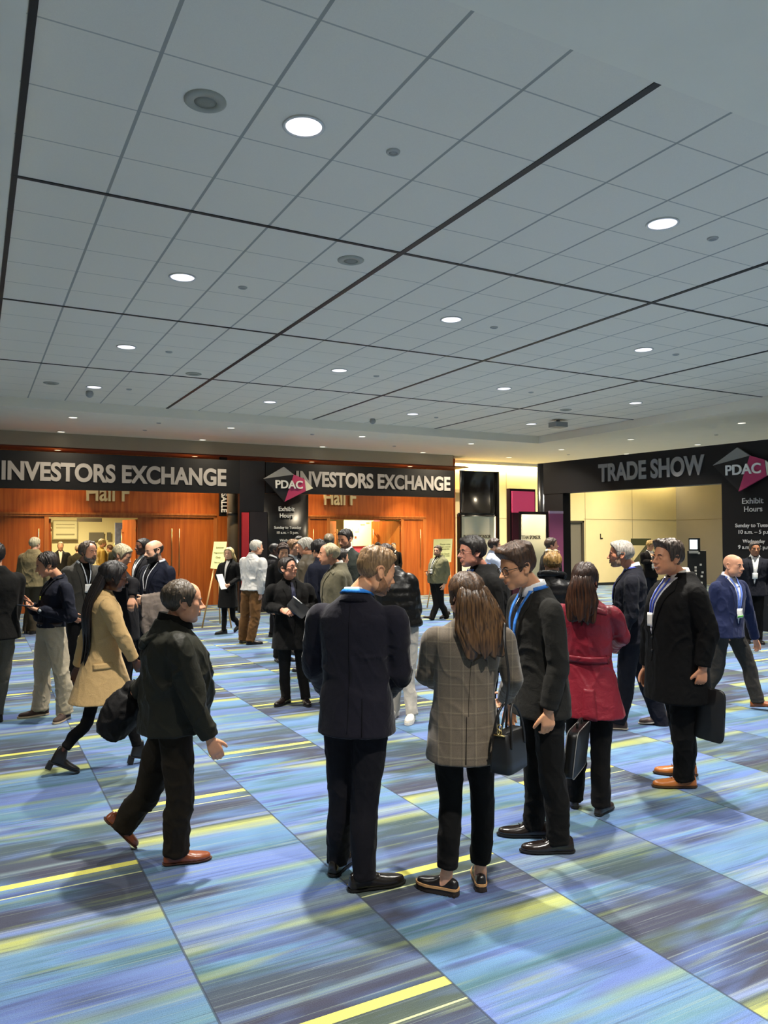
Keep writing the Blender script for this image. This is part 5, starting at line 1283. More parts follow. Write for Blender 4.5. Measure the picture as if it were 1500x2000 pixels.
# laughing man in the black overcoat
c = make_person('person laughing in long black overcoat and tan shoes, open collar shirt', foot=(1322, 1536), h=1.83, face=-122, head=(1305, 1094, -.02), yaw=-128, pitch=2, neck=(1325, 1150), pel=(1322, 1330), sex='h', skinc='#c98d68', build=1.10,
    arms={'L': [(1385, 1236, -.09), (1373, 1302, -.03)], 'R': [(1268, 1230, .05), (1262, 1300, -.02)]},
    legs={'L': [(1334, 1430, -.02), (1336, 1530, 0), (-108, 0)], 'R': [(1332, 1430, .05), (1338, 1508, .1), (-98, 0)]},
    hair=dict(top=.026, side=.010, back=.012, front=.012, quiff=.014, rough=.006, line=.004), hcol=('#1a1410', '#5a4a3e'), detail=2, group=GF, extra=dict(smile=1.0, teeth=True),
    hands={'L': dict(curl=62, thumb=1.0, bend=(0, 0, -.8))},
    top=dict(kind='parka', mat=BLK2, hem=.345, hw=.125, hd=.105, wr=.006, name='overcoat'), legsw=dict(mat=BLK2, slim=1.0), shoes=dict(style='oxford', col='#9a5a26', sole='#3a2614', rough=.3, laces='#6b3d1a'))
lapels(c, BLK2, shirt='#b9b9be', vee=.61, wid=.10, buttons=2, open_w=.078)
collar(c, 'coat_collar', fabric('#0a0909', sheen=.4), r0=1.22, rise=.014, fall=.055, flare=.045, gap=48, front_drop=.06, z0=.848)
collar(c, 'shirt_collar', fabric('#ded8cf'), r0=1.02, rise=.034, fall=.050, flare=.030, gap=20, front_drop=.035, z0=.854)
lanyard(c, '#3a4fb0', '#dedbd2', low=.70, top=.846, spread=.03, w=.006, bw=.03, bh=.055)

# man in the olive jacket walking right
OLV = fabric('#2b2b22', rough=.6, sheen=.15, weave=260)
c = make_person('person in olive black jacket and brown shoes striding right, balding', foot=(352, 1688), h=1.66, face=84, head=(357, 1180, -.05), yaw=80, pitch=-4, neck=(340, 1247), pel=(338, 1452), sex='o', skinc='#cf9877', build=1.12, head_s=1.06,
    arms={'R': [(381, 1380, -.02), (409, 1440, .0)], 'L': [(292, 1330, -.0), (264, 1352, .0)]},
    legs={'R': [(352, 1560, .0), (345, 1662, .02), (86, 0)], 'L': [(288, 1548, .02), (238, 1618, .04), (82, 48)]},
    hair=dict(top=.010, side=.012, back=.014, rough=.004, crown_bald=.030), hcol=('#2a2219', '#5a4c3c'), detail=2, group=GM, hands={'R': dict(curl=28), 'L': dict(curl=80)},
    top=dict(kind='parka', mat=OLV, hem=.475, hw=.122, hd=.105, wr=.0115, sleeve=1.10, belly=.016, freq=8), legsw=dict(mat=fabric('#2a2318', sheen=.1), slim=1.0, flare=.98, wr=.010), shoes=dict(style='loafer', col='#7a3f22', sole='#4a2a18', rough=.28))
collar(c, 'jacket_collar', fabric('#15140f'), r0=1.32, rise=.062, fall=.012, flare=.008, gap=12, front_drop=.03, z0=.842, thick=.012)
g_ = Acc(); nk = c['Nk']; f_, r_2 = c['f'], c['rt']
g_.tube([nk+r_2*.12-f_*.03-c['Z']*.045, nk+r_2*.08-f_*.12-c['Z']*.06, nk-f_*.155-c['Z']*.10, nk-r_2*.08-f_*.12-c['Z']*.06, nk-r_2*.12-f_*.03-c['Z']*.045], [.022, .035, .045, .035, .022], 14, flat=.7)
link('hood', fuse(g_, 'hood', .009, 4, .006, 12), OLV, c['root'])

# woman in the camel coat walking right
CAM_ = fabric('#bd9d6c', rough=.8, sheen=.3, weave=240)
c = make_person('person in camel coat, glasses and very long dark hair walking right in heeled boots', foot=(205, 1503), h=1.69, face=84, head=(222, 1130, -.03), yaw=80, pitch=-12, neck=(206, 1172), pel=(200, 1345), sex='f', skinc=SK['dark'],
    arms={'R': [(236, 1238, -.01), (262, 1288, .05)], 'L': [(168, 1245, .0), (152, 1300, .02)]},
    legs={'R': [(168, 1414, -.06), (117, 1472, -.14), (84, 27)], 'L': [(258, 1400, .02), (268, 1462, .02), (82, 13)]},
    hair=dict(top=.018, side=.024, back=.024, rough=.004, long_sides=.05), hcol=('#070505', '#1c1412'), detail=2, group=GM,
    top=dict(kind='suit', mat=CAM_, hem=.330, hw=.150, hd=.150, wr=.006, name='coat', sleeve=1.1), legsw=dict(mat=fabric('#0e0d0d'), slim=.70, crop=.05, flare=.85), shoes=dict(style='boot', col='#100e0d', rough=.3))
add_long(c, long_hair(.60, .085, .045, path=lambda t: -.02*t, taper=.35, ragged=.14), ('#070505', '#1e1614'), .4)
glasses(c, '#2a211c'); collar(c, 'coat_collar', CAM_, r0=1.3, rise=.02, fall=.06, flare=.05, gap=45, z0=.842)
strip(c, 'pocket_flap', [(-.09, .515), (.06, .520)], [(-.09, .487), (.06, .492)], CAM_, side=1, off=.006, thick=.010, n=10, m=3)

# man with phone at the left
NVY = fabric('#1f2230', sheen=.2)
c = make_person('person in dark navy shirt and khaki trousers looking down at a phone', foot=(98, 1404), h=1.71, face=-112, head=(92, 1106, -.02), yaw=-98, pitch=-18, neck=(112, 1150), pel=(100, 1228), sex='o', skinc='#c48d6d',
    arms={'L': [(140, 1206, -.08), (79, 1192, -.02)], 'R': [(80, 1205, .05), (62, 1182, -.10)]},
    legs={'L': [(120, 1315, -.04), (127, 1386, -.02), (-152, 0)], 'R': [(82, 1312, .02), (79, 1387, .02), (-104, 0)]},
    hair=dict(top=.022, side=.012, back=.014, rough=.004, crown_bald=.010, line=.006), hcol=('#15100c', '#2c221a'), detail=2, group=GM, hands={'L': dict(curl=30, pn=(0, 0, 1)), 'R': dict(curl=50, pn=(0, 0, -1), point=0)},
    top=dict(kind='shirt', mat=NVY, hem=.545, hw=.100, hd=.078, wr=.009, name='shirt'), legsw=dict(col='#a89c86', slim=1.08, flare=1.05, wr=.012), shoes=dict(style='desert', col='#33221a', sole='#b9a78c', rough=.8, laces='#8a6a55'))
collar(c, 'shirt_collar', NVY, r0=1.02, rise=.028, fall=.035, flare=.018, gap=30, z0=.846)
g_ = Acc(); g_.rings([ell(c['Pv']+c['Z']*z, c['rt'], c['f'], .168, .122, 32, 2.3) for z in (.035, .075)]); link('belt', g_.mesh('belt'), plain('#2a1710', .45), c['root'])
g_ = Acc(); wr = c['A']['L'][2]; dw = unit(wr-c['A']['L'][1]); g_.tube([wr-dw*.012, wr+dw*.014], [.036, .036], 18); wt = link('watch', g_.mesh('watch'), plain('#1b1512', .5), c['root'])
g_ = Acc(); g_.ball(wr-c['D']*0+unit(-c['base']*np.array([1, 1, 0]))*.034, (.020, .020, .016), 14); link('watch_face', g_.mesh('watch_face'), plain('#cfd2d2', .2), wt)
lanyard(c, '#1a1a20', '#c8d24a', low=.735, bw=.010, bh=.022, w=.008)

# tablet man
c = make_person('person in black overcoat and glasses holding a black tablet, looking up', foot=(580, 1376), h=1.70, face=165, head=(562, 1113, -.03), yaw=128, pitch=14, neck=(566, 1142), pel=(570, 1232), sex='y', skinc='#c88f72',
    arms={'R': [(524, 1186, -.02), (551, 1192, -.22)], 'L': [(612, 1186, -.02), (598, 1192, -.22)]},
    legs={'R': [(556, 1310, .0), (558, 1358, .02), (-148, 0)], 'L': [(590, 1310, 0), (597, 1362, -.04), (172, 0)]},
    hair=dict(top=.018, side=.008, back=.010, rough=.003), hcol=('#120d0a', '#2a1f18'), detail=2, group=GB, hands={'R': dict(curl=45, pn=(-.3, -.6, -.5), point=0), 'L': dict(curl=55, pn=(0, -.7, .7))},
    top=dict(kind='suit', mat=BLK, hem=.40, hw=.122, hd=.10, wr=.006, name='overcoat', bulk=1.06), legsw=dict(col='#1d1b19', slim=.9), shoes=dict(style='oxford', col='#16100e', rough=.25, laces='#0c0a09'))
lapels(c, BLK, shirt='#16161a', tie='#1d2038', vee=.62, wid=.10, buttons=0); collar(c, 'coat_collar', BLK, r0=1.2, rise=.018, fall=.06, flare=.05, gap=40, z0=.845); glasses(c)

# older man in the trench coat
TR = fabric('#5d5846', sheen=.2)
c = make_person('person with thin white hair in open olive trench coat, facing left', D=8.3, x0=652, h=1.755, face=-98, head=(642, 1085, -.02), yaw=-100, neck=(658, 1110), pel=(662, 1212), sex='o', skinc='#c68f70',
    hair=dict(top=.008, side=.012, back=.016, rough=.005, crown_bald=.034), hcol=('#8a7a5c', '#c4b48e'), detail=1, group=GB,
    top=dict(kind='parka', mat=TR, hem=.33, hw=.13, hd=.11, name='trench_coat', wr=.008), legsw=dict(col='#22211f'))
lapels(c, TR, shirt='#2b2926', vee=.60, wid=.11, buttons=1); collar(c, 'coat_collar', TR, r0=1.2, rise=.016, fall=.06, flare=.05, gap=44, z0=.848); collar(c, 'shirt_collar', fabric('#d8d4cc'), r0=1.0, rise=.034, fall=.02, flare=.01, gap=20, z0=.854)
strip(c, 'shoulder_strap', [(-.10, .830), (-.19, .812)], [(-.10, .815), (-.19, .80)], TR, off=.01, thick=.012, n=8, m=3)

# walking man with grey hair, navy suit
N2 = fabric('#1f202a', sheen=.25)
c = make_person('person with short grey hair in dark navy suit walking left, phone at hand', foot=(1243, 1424), h=1.81, face=-90, head=(1213, 1086, -.02), yaw=-92, neck=(1234, 1118), pel=(1232, 1248), sex='m', skinc='#bd8063', build=1.06,
    arms={'L': [(1232, 1198, -.05), (1208, 1250, .0)], 'R': [(1240, 1200, .05), (1250, 1250, .02)]},
    legs={'L': [(1222, 1330, .0), (1207, 1402, .02), (-92, 0)], 'R': [(1265, 1338, .02), (1293, 1420, .0), (-94, 8)]},
    hair=dict(top=.018, side=.009, back=.010, front=.008, rough=.004), hcol=('#6a645c', '#b4aca2'), beard=dict(t=.0036, chin=.004, low=-.014, cheek=-.04, col=('#8d6a54', '#a68870')), detail=2, group=GM, hands={'L': dict(curl=55)},
    top=dict(kind='suit', mat=N2, hem=.45, hw=.110, hd=.092, wr=.008), legsw=dict(mat=N2, slim=1.0), shoes=dict(style='oxford', col='#4a3a34', sole='#c9bda8', rough=.5))
collar(c, 'jacket_collar', N2, r0=1.12, rise=.010, fall=.038, flare=.030, gap=50, z0=.846); collar(c, 'shirt_collar', fabric('#eceae6'), r0=1.02, rise=.036, fall=.02, flare=.012, gap=20, z0=.852)
lapels(c, N2, shirt='#e6e6ea', vee=.66, buttons=1); lanyard(c, '#5560b8', None, low=.68, top=.85)

# bald man in the blue blazer
B3 = fabric('#232a4a', sheen=.3)
c = make_person('person with bald head in blue blazer and badge walking right past the overcoat', D=8.0, x0=1430, h=1.70, face=128, head=(1432, 1107, -.02), yaw=122, pitch=-4, neck=(1423, 1136), pel=(1418, 1240), sex='h', skinc='#d0997a', build=1.05,
    arms={'R': [(1392, 1200, .02), (1404, 1234, -.05)], 'L': [(1462, 1198, .06), (1475, 1246, .1)]},
    legs={'L': [(1464, 1304, -.02), (1479, 1366, -.05), (100, -6)], 'R': [(1398, 1312, .05), (1372, 1362, .1), (104, 30)]},
    hair=None, detail=2, group=GM, top=dict(kind='suit', mat=B3, hem=.47, hw=.110, hd=.088, wr=.008), legsw=dict(col='#35322e', slim=1.0), shoes=dict(style='loafer', col='#8a4a22', sole='#4a2a14', rough=.35))
lapels(c, B3, shirt='#e9e7ee', vee=.56, buttons=0, open_w=.075, wid=.07); collar(c, 'jacket_collar', B3, r0=1.14, rise=.010, fall=.038, flare=.030, gap=50, z0=.846); collar(c, 'shirt_collar', fabric('#cfd0da'), r0=1.0, rise=.030, fall=.035, flare=.02, gap=24, z0=.852)
lanyard(c, '#6a86d8', '#e8e6df', low=.655, top=.848, green='#5fb84a', spread=.045)

# man at the far right
N4 = fabric('#1a1c26', sheen=.2)
c = make_person('person in dark suit with white shirt and badge standing by arch lettering', foot=(1472, 1256), h=1.75, face=172, head=(1474, 1074, -.02), yaw=165, sex='m', skinc='#a5714f', build=1.08,
    hair=dict(top=.018, side=.009, back=.010, rough=.003), hcol=('#1c1714', '#4a413a'), detail=1, group=GM, top=dict(kind='suit', mat=N4, hem=.46, hw=.118, hd=.092), legsw=dict(col='#101012'))
lapels(c, N4, shirt='#dcdad6', vee=.58, buttons=0, open_w=.062); collar(c, 'jacket_collar', N4, r0=1.14, rise=.010, fall=.038, flare=.03, gap=50, z0=.846); collar(c, 'shirt_collar', fabric('#dcdad6'), r0=1.0, rise=.03, fall=.03, flare=.014, gap=24, z0=.852); lanyard(c, '#d8d6d0', '#e8e6df', low=.69, top=.85, spread=.04)

# big man in the black coat behind the blazer
c = make_person('person with dark hair and thin glasses in black coat behind the checked blazer', D=6.35, x0=937, h=1.83, face=-112, head=(922, 1082, -.02), yaw=-116, neck=(940, 1126), pel=(945, 1265), sex='h', skinc='#b9806a', build=1.24,
    hair=dict(top=.022, side=.014, back=.016, front=.010, rough=.004, line=-.012), hcol=('#0e0b09', '#241c17'), detail=2, group=GF, top=dict(kind='parka', mat=BLK, hem=.40, hw=.122, hd=.105, name='coat', wr=.007), legsw=dict(mat=BLK))
collar(c, 'coat_collar', BLK, r0=1.2, rise=.02, fall=.06, flare=.045, gap=50, z0=.845); lanyard(c, '#4a74c4', None, low=.70, top=.852, w=.014, spread=.05); glasses(c, '#3a2c24', th=.0014)
lapels(c, BLK, shirt='#8ea2cc', vee=.70, buttons=0)

# puffer jacket, seen behind the navy suit
c = make_person('person in black puffer jacket and pale trousers with white shoes behind the navy suit', foot=(786, 1406), h=1.75, face=-160, head=(752, 1090, 0), neck=(764, 1120), pel=(785, 1236), sex='m', skinc='#c9947a', build=1.0,
    arms={'L': [(812, 1190, .03), (800, 1236, -.08)], 'R': [(745, 1190, 0), (756, 1206, -.2)]},
    legs={'L': [(797, 1330, 0), (804, 1392, -.06), (-168, 0)], 'R': [(772, 1320, .02), (770, 1376, .05), (-160, 0)]},
    hair=dict(top=.018, side=.008, back=.01), hcol=('#2a1d14', '#4a3423'), detail=1, group=GM, top=dict(kind='parka', mat=fabric('#12110f', rough=.4), hem=.53, hw=.122, hd=.105, puff=.05, sleeve=1.12, wr=.006, name='puffer_jacket'), legsw=dict(col='#b3aca0', slim=.95, wr=.010), shoes=dict(style='sneaker', col='#d6cfc2', sole='#dcd6ca', rough=.7))
# ------------------------------------------------------------------ the people further back
def suit_set(c, m, shirt='#e2e0dc', tie=None, vee=.64, lan=None, open_w=.055, buttons=1):
    lapels(c, m, shirt=shirt, tie=tie, vee=vee, buttons=buttons, open_w=open_w); collar(c, 'jacket_collar', m, r0=1.14, rise=.010, fall=.038, flare=.03, gap=50, z0=.846)
    collar(c, 'shirt_collar', fabric(shirt), r0=1.0, rise=.03, fall=.03, flare=.014, gap=24, z0=.852)
    if lan: lanyard(c, lan, '#e8e6df', low=.69, top=.85, spread=.04)
G1 = fabric('#3a3833', sheen=.2); DK = fabric('#17161a', sheen=.15); G2 = fabric('#2f332e', sheen=.2); BRN = fabric('#4c4334', rough=.55); NVB = fabric('#171b2c', sheen=.2)
c = make_person('person with swept back dark hair, grey beard and grey blazer over black shirt', foot=(150, 1335), h=1.83, face=152, head=(173, 1080, -.02), yaw=140, pitch=-3, neck=(162, 1118), pel=(156, 1220), sex='o', skinc='#b98568',
    arms={'R': [(132, 1180, -.05), (142, 1200, -.20)]}, hair=dict(top=.018, side=.020, back=.030, rough=.007, nape=-.03, long_sides=.012, line=.014, crown_bald=.012), hcol=('#2d241c', '#6a5a4c'), beard=dict(t=.006, chin=.030, cheek=-.045, col=('#241c17', '#6a6058')), detail=1, group=GB,
    top=dict(kind='suit', mat=G1, hem=.45, hw=.118, hd=.092, name='blazer'), legsw=dict(col='#0e0d0d'))
lapels(c, G1, shirt='#0c0b0b', vee=.56, buttons=0, open_w=.075, wid=.08); collar(c, 'jacket_collar', G1, r0=1.14, rise=.010, fall=.038, flare=.03, gap=50, z0=.846); lanyard(c, '#c9ccd2', '#e4e2dc', low=.70, top=.848, spread=.05, w=.006)
c = make_person('person with bald crown and full dark beard in navy blazer, grey coat over the arm', D=9.0, x0=303, h=1.83, face=-128, head=(301, 1078, -.02), yaw=-118, pitch=-10, neck=(308, 1112), sex='o', skinc='#d3a486', build=1.06,
    arms={'L': [(330, 1166, -.05), (290, 1172, -.12)], 'R': [(280, 1160, .05), (276, 1168, -.15)]}, hair=dict(top=.006, side=.006, back=.006, rough=.002, bald=1.0), hcol=('#1c1511', '#3a2e26'), beard=dict(t=.010, chin=.024, cheek=-.030, col=('#140f0c', '#2a201a')), detail=1, group=GB, hands={'L': dict(curl=40)},
    top=dict(kind='suit', mat=NVB, hem=.45, hw=.115, hd=.092, wr=.008), legsw=dict(col='#12121a'))
lapels(c, NVB, shirt='#14141a', vee=.58, buttons=0, open_w=.07); collar(c, 'jacket_collar', fabric('#0c0c10'), r0=1.18, rise=.014, fall=.045, flare=.035, gap=46, z0=.846); lanyard(c, '#d4d4da', None, low=.66, top=.852, w=.004)
_bald = c
c = make_person('person with white hair seen from behind, tan jacket, facing the doors', foot=(62, 1239), h=1.80, face=22, head=(68, 1064, 0), yaw=35, sex='o', skinc='#d2a082', build=1.12, hair=dict(top=.014, side=.012, back=.014), hcol=('#8f8468', '#c9bd9a'), detail=1, group=GB,
    legs={'L': [(58, 1190, .05), (52, 1232, .05), (15, 0)], 'R': [(66, 1190, 0), (64, 1234, 0), (30, 0)]}, top=dict(kind='parka', mat=fabric('#7d6f4f', sheen=.2), hem=.49, hw=.125, hd=.10, wr=.010), legsw=dict(col='#4a4030', slim=1.05))
collar(c, 'jacket_collar', fabric('#7d6f4f', sheen=.2), r0=1.2, rise=.015, fall=.05, flare=.03, gap=40, z0=.846)
c = make_person('person in black jacket and grey trousers cut by the left edge', D=7.4, x0=-6, h=1.76, face=-20, head=(-10, 1088, 0), sex='m', skinc='#b98a6c', build=1.12, arms={'R': [(30, 1180, .0), (26, 1216, -.05)]}, hair=dict(top=.02, side=.01, back=.012), hcol=('#120d0a', '#241a14'), detail=1, group=GM,
    legs={'L': [(-24, 1320, .05), (-30, 1405, .05), (-40, 0)], 'R': [(8, 1290, 0), (-8, 1392, .1), (-35, 0)]}, top=dict(kind='suit', mat=fabric('#1b1a18', sheen=.2), hem=.475, hw=.115, hd=.09), legsw=dict(col='#57534a'))
c = make_person('person with grey cropped hair and dark clothes half hidden behind the camel coat', D=8.4, x0=246, h=1.72, face=100, head=(238, 1087, 0), yaw=110, pitch=-25, sex='o', skinc='#b5876a', arms={'R': [(262, 1140, -.1), (258, 1165, -.1)]}, hair=dict(top=.012, side=.010, back=.012), hcol=('#6a6350', '#b0a684'), detail=1, group=GB,
    top=dict(kind='suit', mat=DK, hem=.40, hw=.115, hd=.09, name='coat'), legsw=dict(col='#141318'))
collar(c, 'coat_collar', DK, r0=1.2, rise=.02, fall=.06, flare=.04, gap=46, z0=.846)
c = make_person('person with dark skin and badge half hidden behind the bald bearded one', D=11.0, x0=277, h=1.77, face=-115, head=(279, 1070, 0), sex='m', skinc='#5a3826', hair=dict(top=.01, side=.008, back=.01), hcol=('#0c0908', '#1a1411'), detail=1, group=GB, top=dict(kind='suit', mat=DK, hem=.45), legsw=dict(col='#141318'))
suit_set(c, DK, lan='#d8d6d0')
# inside the hall
for (px, D, hgt, fc, hy, hair_c, coat, lab, hr) in (
    (118, 21.5, 1.76, 175, 1062, ('#8f7c58', '#c0aa80'), '#24231f', 'person with fair hair facing out of the hall in a dark suit', .012),
    (153, 20.9, 1.72, 20, 1068, ('#4a3c28', '#8a7448'), '#2e2a1c', 'person in the hall doorway with olive hair and dark back', .016),
    (200, 22.6, 1.84, 75, 1056, ('#7a6a42', '#a8925c'), '#9a7a34', 'person in a mustard jacket and pale cap hair inside the hall', .014),
    (214, 25.2, 1.74, -60, 1066, ('#3a2416', '#6a4424'), '#6e5a2c', 'small person with reddish dark hair deep inside the hall', .014),
    (229, 23.2, 1.76, 40, 1062, ('#b09048', '#dcc078'), '#23241c', 'person with golden hair and dark jacket inside the hall', .018),
    (244, 23.8, 1.80, 170, 1060, ('#a08c5c', '#d0bc84'), '#8c8468', 'person in pale clothes by the banner inside the hall', .012),
    (738, 21.2, 1.74, 10, 1063, ('#15100c', '#33271c'), '#2a2a2c', 'person with dark hair just inside the right hall doors', .018)):
    c = make_person(lab, D=D, x0=px, h=hgt, face=fc, head=(px, hy+6, 0), sex='m', skinc='#c99470', hair=dict(top=hr, side=.01, back=.012), hcol=hair_c, detail=0, group='people inside the hall', top=dict(kind='suit', mat=fabric(coat, sheen=.2), hem=.45), legsw=dict(col='#1c1a18'))
    if fc > 150: lapels(c, fabric(coat, sheen=.2), shirt='#cfc6ae', vee=.64, buttons=0)
# around the tower
WS = fabric('#c9c6c0', rough=.7, sheen=.1)
c = make_person('person with white hair in pale grey shirt and brown trousers, back half turned', foot=(486, 1259), h=1.80, face=42, head=(501, 1071, -.01), yaw=62, neck=(494, 1092), pel=(492, 1160), sex='o', skinc='#cf9a7a', build=1.08, arms={'R': [(512, 1140, -.04), (509, 1160, .0)], 'L': [(480, 1130, .05), (512, 1128, .12)]},
    legs={'L': [(478, 1208, .02), (474, 1254, .05), (30, 0)], 'R': [(498, 1208, -.02), (490, 1257, -.02), (78, 0)]}, hair=dict(top=.014, side=.012, back=.014), hcol=('#8e8678', '#d4cec0'), detail=1, group=GB, top=dict(kind='shirt', mat=WS, hem=.51, hw=.106, hd=.085, wr=.011, name='shirt', sleeve=1.05), legsw=dict(col='#6a4a2a', slim=1.05, wr=.012), shoes=dict(style='loafer', col='#1d1612'))
collar(c, 'shirt_collar', WS, r0=1.02, rise=.03, fall=.03, flare=.014, gap=24, z0=.85)
c = make_person('person with shoulder length blonde hair in black coat walking by the yellow easel', foot=(445, 1238), h=1.65, face=-150, head=(447, 1083, -.02), yaw=-158, sex='f', skinc='#d8a888', arms={'R': [(425, 1126, -.05), (432, 1138, -.2)], 'L': [(468, 1128, -.05), (448, 1142, -.2)]},
    legs={'R': [(438, 1205, -.08), (437, 1237, -.1), (-120, 0)], 'L': [(455, 1205, .1), (467, 1222, .25), (-130, 35)]}, hair=dict(top=.020, side=.026, back=.026, part=.004, long_sides=.06), hcol=('#8a7040', '#dcc68e'), detail=1, group=GB,
    top=dict(kind='suit', mat=BLK, hem=.30, hw=.122, hd=.11, name='coat'), legsw=dict(col='#0f0e0e', slim=.8), shoes=dict(style='sneaker', col='#12100f', sole='#12100f', rough=.6))
add_long(c, long_hair(.16, .105, .05, taper=.9), ('#8a7040', '#dcc68e')); lapels(c, BLK, shirt='#d9d5cd', vee=.62, buttons=0, open_w=.04); collar(c, 'coat_collar', BLK, r0=1.2, rise=.02, fall=.06, flare=.04, gap=46, z0=.846)
_blonde = c
c = make_person('person with dark skin in black suit and white shirt beside the pale shirt', foot=(536, 1243), h=1.76, face=88, head=(537, 1076, -.02), yaw=95, pitch=-6, sex='m', skinc='#3a2419', hair=dict(top=.008, side=.006, back=.008, rough=.002), hcol=('#0a0807', '#16110e'), detail=1, group=GB, top=dict(kind='suit', mat=DK, hem=.45), legsw=dict(col='#121216'))
suit_set(c, DK)
c = make_person('person with wavy dark hair in black behind the tablet holder', D=11.2, x0=552, h=1.72, face=150, head=(553, 1080, 0), yaw=170, pitch=-15, sex='f', skinc='#c69674', hair=dict(top=.026, side=.020, back=.022, rough=.007, long_sides=.02), hcol=('#1c120c', '#4a3020'), detail=1, group=GB, top=dict(kind='suit', mat=BLK, hem=.42), legsw=dict(col='#101010'))
c = make_person('person with light brown hair and white collar in dark suit', D=11.9, x0=573, h=1.75, face=120, head=(573, 1072, 0), yaw=130, sex='m', skinc='#cf9c7c', hair=dict(top=.024, side=.016, back=.016, rough=.006), hcol=('#4a3422', '#8a6844'), detail=1, group=GB, top=dict(kind='suit', mat=DK, hem=.45), legsw=dict(col='#131215'))
suit_set(c, DK)
c = make_person('person with dark hair just under the word Wednesday', D=14.5, x0=584, h=1.78, face=175, head=(584, 1062, 0), sex='m', skinc='#c6a15c', hair=dict(top=.018, side=.010, back=.012), hcol=('#15110d', '#2c241c'), detail=0, group=GB, top=dict(kind='suit', mat=DK, hem=.45), legsw=dict(col='#131215'))
c = make_person('person with white hair in worn brown leather jacket, head bowed left', D=10.4, x0=603, h=1.77, face=-70, head=(597, 1071, -.02), yaw=-88, pitch=-16, sex='o', skinc='#bb8668', build=1.1, hair=dict(top=.018, side=.016, back=.018, rough=.005), hcol=('#8c8578', '#cfc8ba'), detail=1, group=GB, top=dict(kind='parka', mat=BRN, hem=.47, wr=.010, name='leather_jacket'), legsw=dict(col='#22201e'))
collar(c, 'jacket_collar', BRN, r0=1.2, rise=.02, fall=.05, flare=.03, gap=40, z0=.846)
c = make_person('person with black hair in navy coat beside the trench coat', D=9.7, x0=622, h=1.74, face=-60, head=(622, 1076, 0), yaw=-40, pitch=-12, sex='m', skinc='#b98a6c', hair=dict(top=.022, side=.016, back=.018, rough=.005), hcol=('#0d0a09', '#211a17'), detail=1, group=GB, top=dict(kind='parka', mat=NVB, hem=.45, name='coat'), legsw=dict(col='#131215'))
c = make_person('person with cropped greying hair seen from behind over the trench coat', D=12.6, x0=643, h=1.81, face=15, head=(643, 1059, 0), sex='m', skinc='#b98a6c', hair=dict(top=.012, side=.009, back=.010), hcol=('#2a241d', '#7a6c54'), detail=1, group=GB, top=dict(kind='suit', mat=DK, hem=.45), legsw=dict(col='#131215'))
c = make_person('tall person with short black beard in grey suit by the hall board', D=10.2, x0=686, h=1.90, face=-150, head=(675, 1055, -.02), yaw=-140, pitch=-14, sex='m', skinc='#c08a6a', build=1.06, hair=dict(top=.014, side=.008, back=.010), hcol=('#120d0b', '#241b16'), beard=dict(t=.0038, chin=.004, low=-.014, cheek=-.045, col=('#5a3f30', '#6e4e3c')), detail=1, group=GB, top=dict(kind='suit', mat=G2, hem=.45), legsw=dict(col='#22241f'))
suit_set(c, G2)
c = make_person('person in navy top half hidden between trench coat and grey suit', D=9.2, x0=668, h=1.58, face=60, head=(666, 1092, .05), sex='m', skinc='#b98a6c', hair=dict(top=.016, side=.010, back=.012), hcol=('#14100d', '#2a211b'), detail=0, group=GB, top=dict(kind='parka', mat=NVB, hem=.47), legsw=dict(col='#131215'))
c = make_person('person in black uniform with white collar and tied hair by hall doors', foot=(769, 1166), h=1.60, face=-170, head=(769, 1068, 0), yaw=178, sex='f', skinc='#e0b890', hair=dict(top=.010, side=.010, back=.014, bun=1, part=.001), hcol=('#1a0f0a', '#38221a'), detail=1, group=GB, top=dict(kind='suit', mat=BLK, hem=.46), legsw=dict(col='#0f0e0e'))
collar(c, 'shirt_collar', fabric('#eae4d8'), r0=1.15, rise=.012, fall=.06, flare=.04, gap=20, z0=.846)
strip(c, 'badge', [(-.09, .775), (-.09, .76)], [(-.04, .775), (-.04, .76)], plain('#f0eee8', .4), off=.006, thick=.004, n=3, m=2)
# walkers at the right
KH = fabric('#6e6a4e', sheen=.15)
c = make_person('person in olive jacket and badge walking left with a phone by the second easel', foot=(852, 1211), h=1.67, face=-135, head=(855, 1077, -.02), yaw=-150, sex='o', skinc='#d0a080', arms={'R': [(846, 1112, -.05), (837, 1118, -.2)], 'L': [(874, 1118, .0), (868, 1140, -.05)]},
    legs={'R': [(852, 1180, -.05), (843, 1208, -.15), (-125, -12)], 'L': [(862, 1180, .1), (872, 1204, .25), (-120, 20)]}, hair=dict(top=.014, side=.010, back=.012), hcol=('#2a1f16', '#4a3826'), beard=dict(t=.0038, chin=.004, low=-.014, cheek=-.045, col=('#7a5a44', '#94704f')), detail=1, group=GM,
    top=dict(kind='parka', mat=KH, hem=.49, hw=.118, wr=.010), legsw=dict(col='#181712'), shoes=dict(style='oxford', col='#241a15'))
lapels(c, KH, shirt='#24221e', vee=.56, buttons=0, open_w=.06, wid=.06); lanyard(c, '#d8d6c8', '#dcdad0', low=.68, top=.848, spread=.04, w=.007)
_walker = c
SHB = fabric('#b4bccf', rough=.7, sheen=.1)
c = make_person('person in light blue shirt with dark hair before the white sponsor panel', D=13.6, x0=961, h=1.80, face=82, head=(966, 1067, -.01), yaw=84, sex='m', skinc='#cf9c7c', build=1.08, hair=dict(top=.018, side=.014, back=.016), hcol=('#1a110c', '#3a271c'), detail=1, group=GM, arms={'R': [(974, 1124, -.05), (992, 1136, -.02)]}, top=dict(kind='shirt', mat=SHB, hem=.51, wr=.011, name='shirt', sleeve=1.08), legsw=dict(col='#22252e'))
collar(c, 'shirt_collar', SHB, r0=1.02, rise=.03, fall=.03, flare=.014, gap=24, z0=.85)
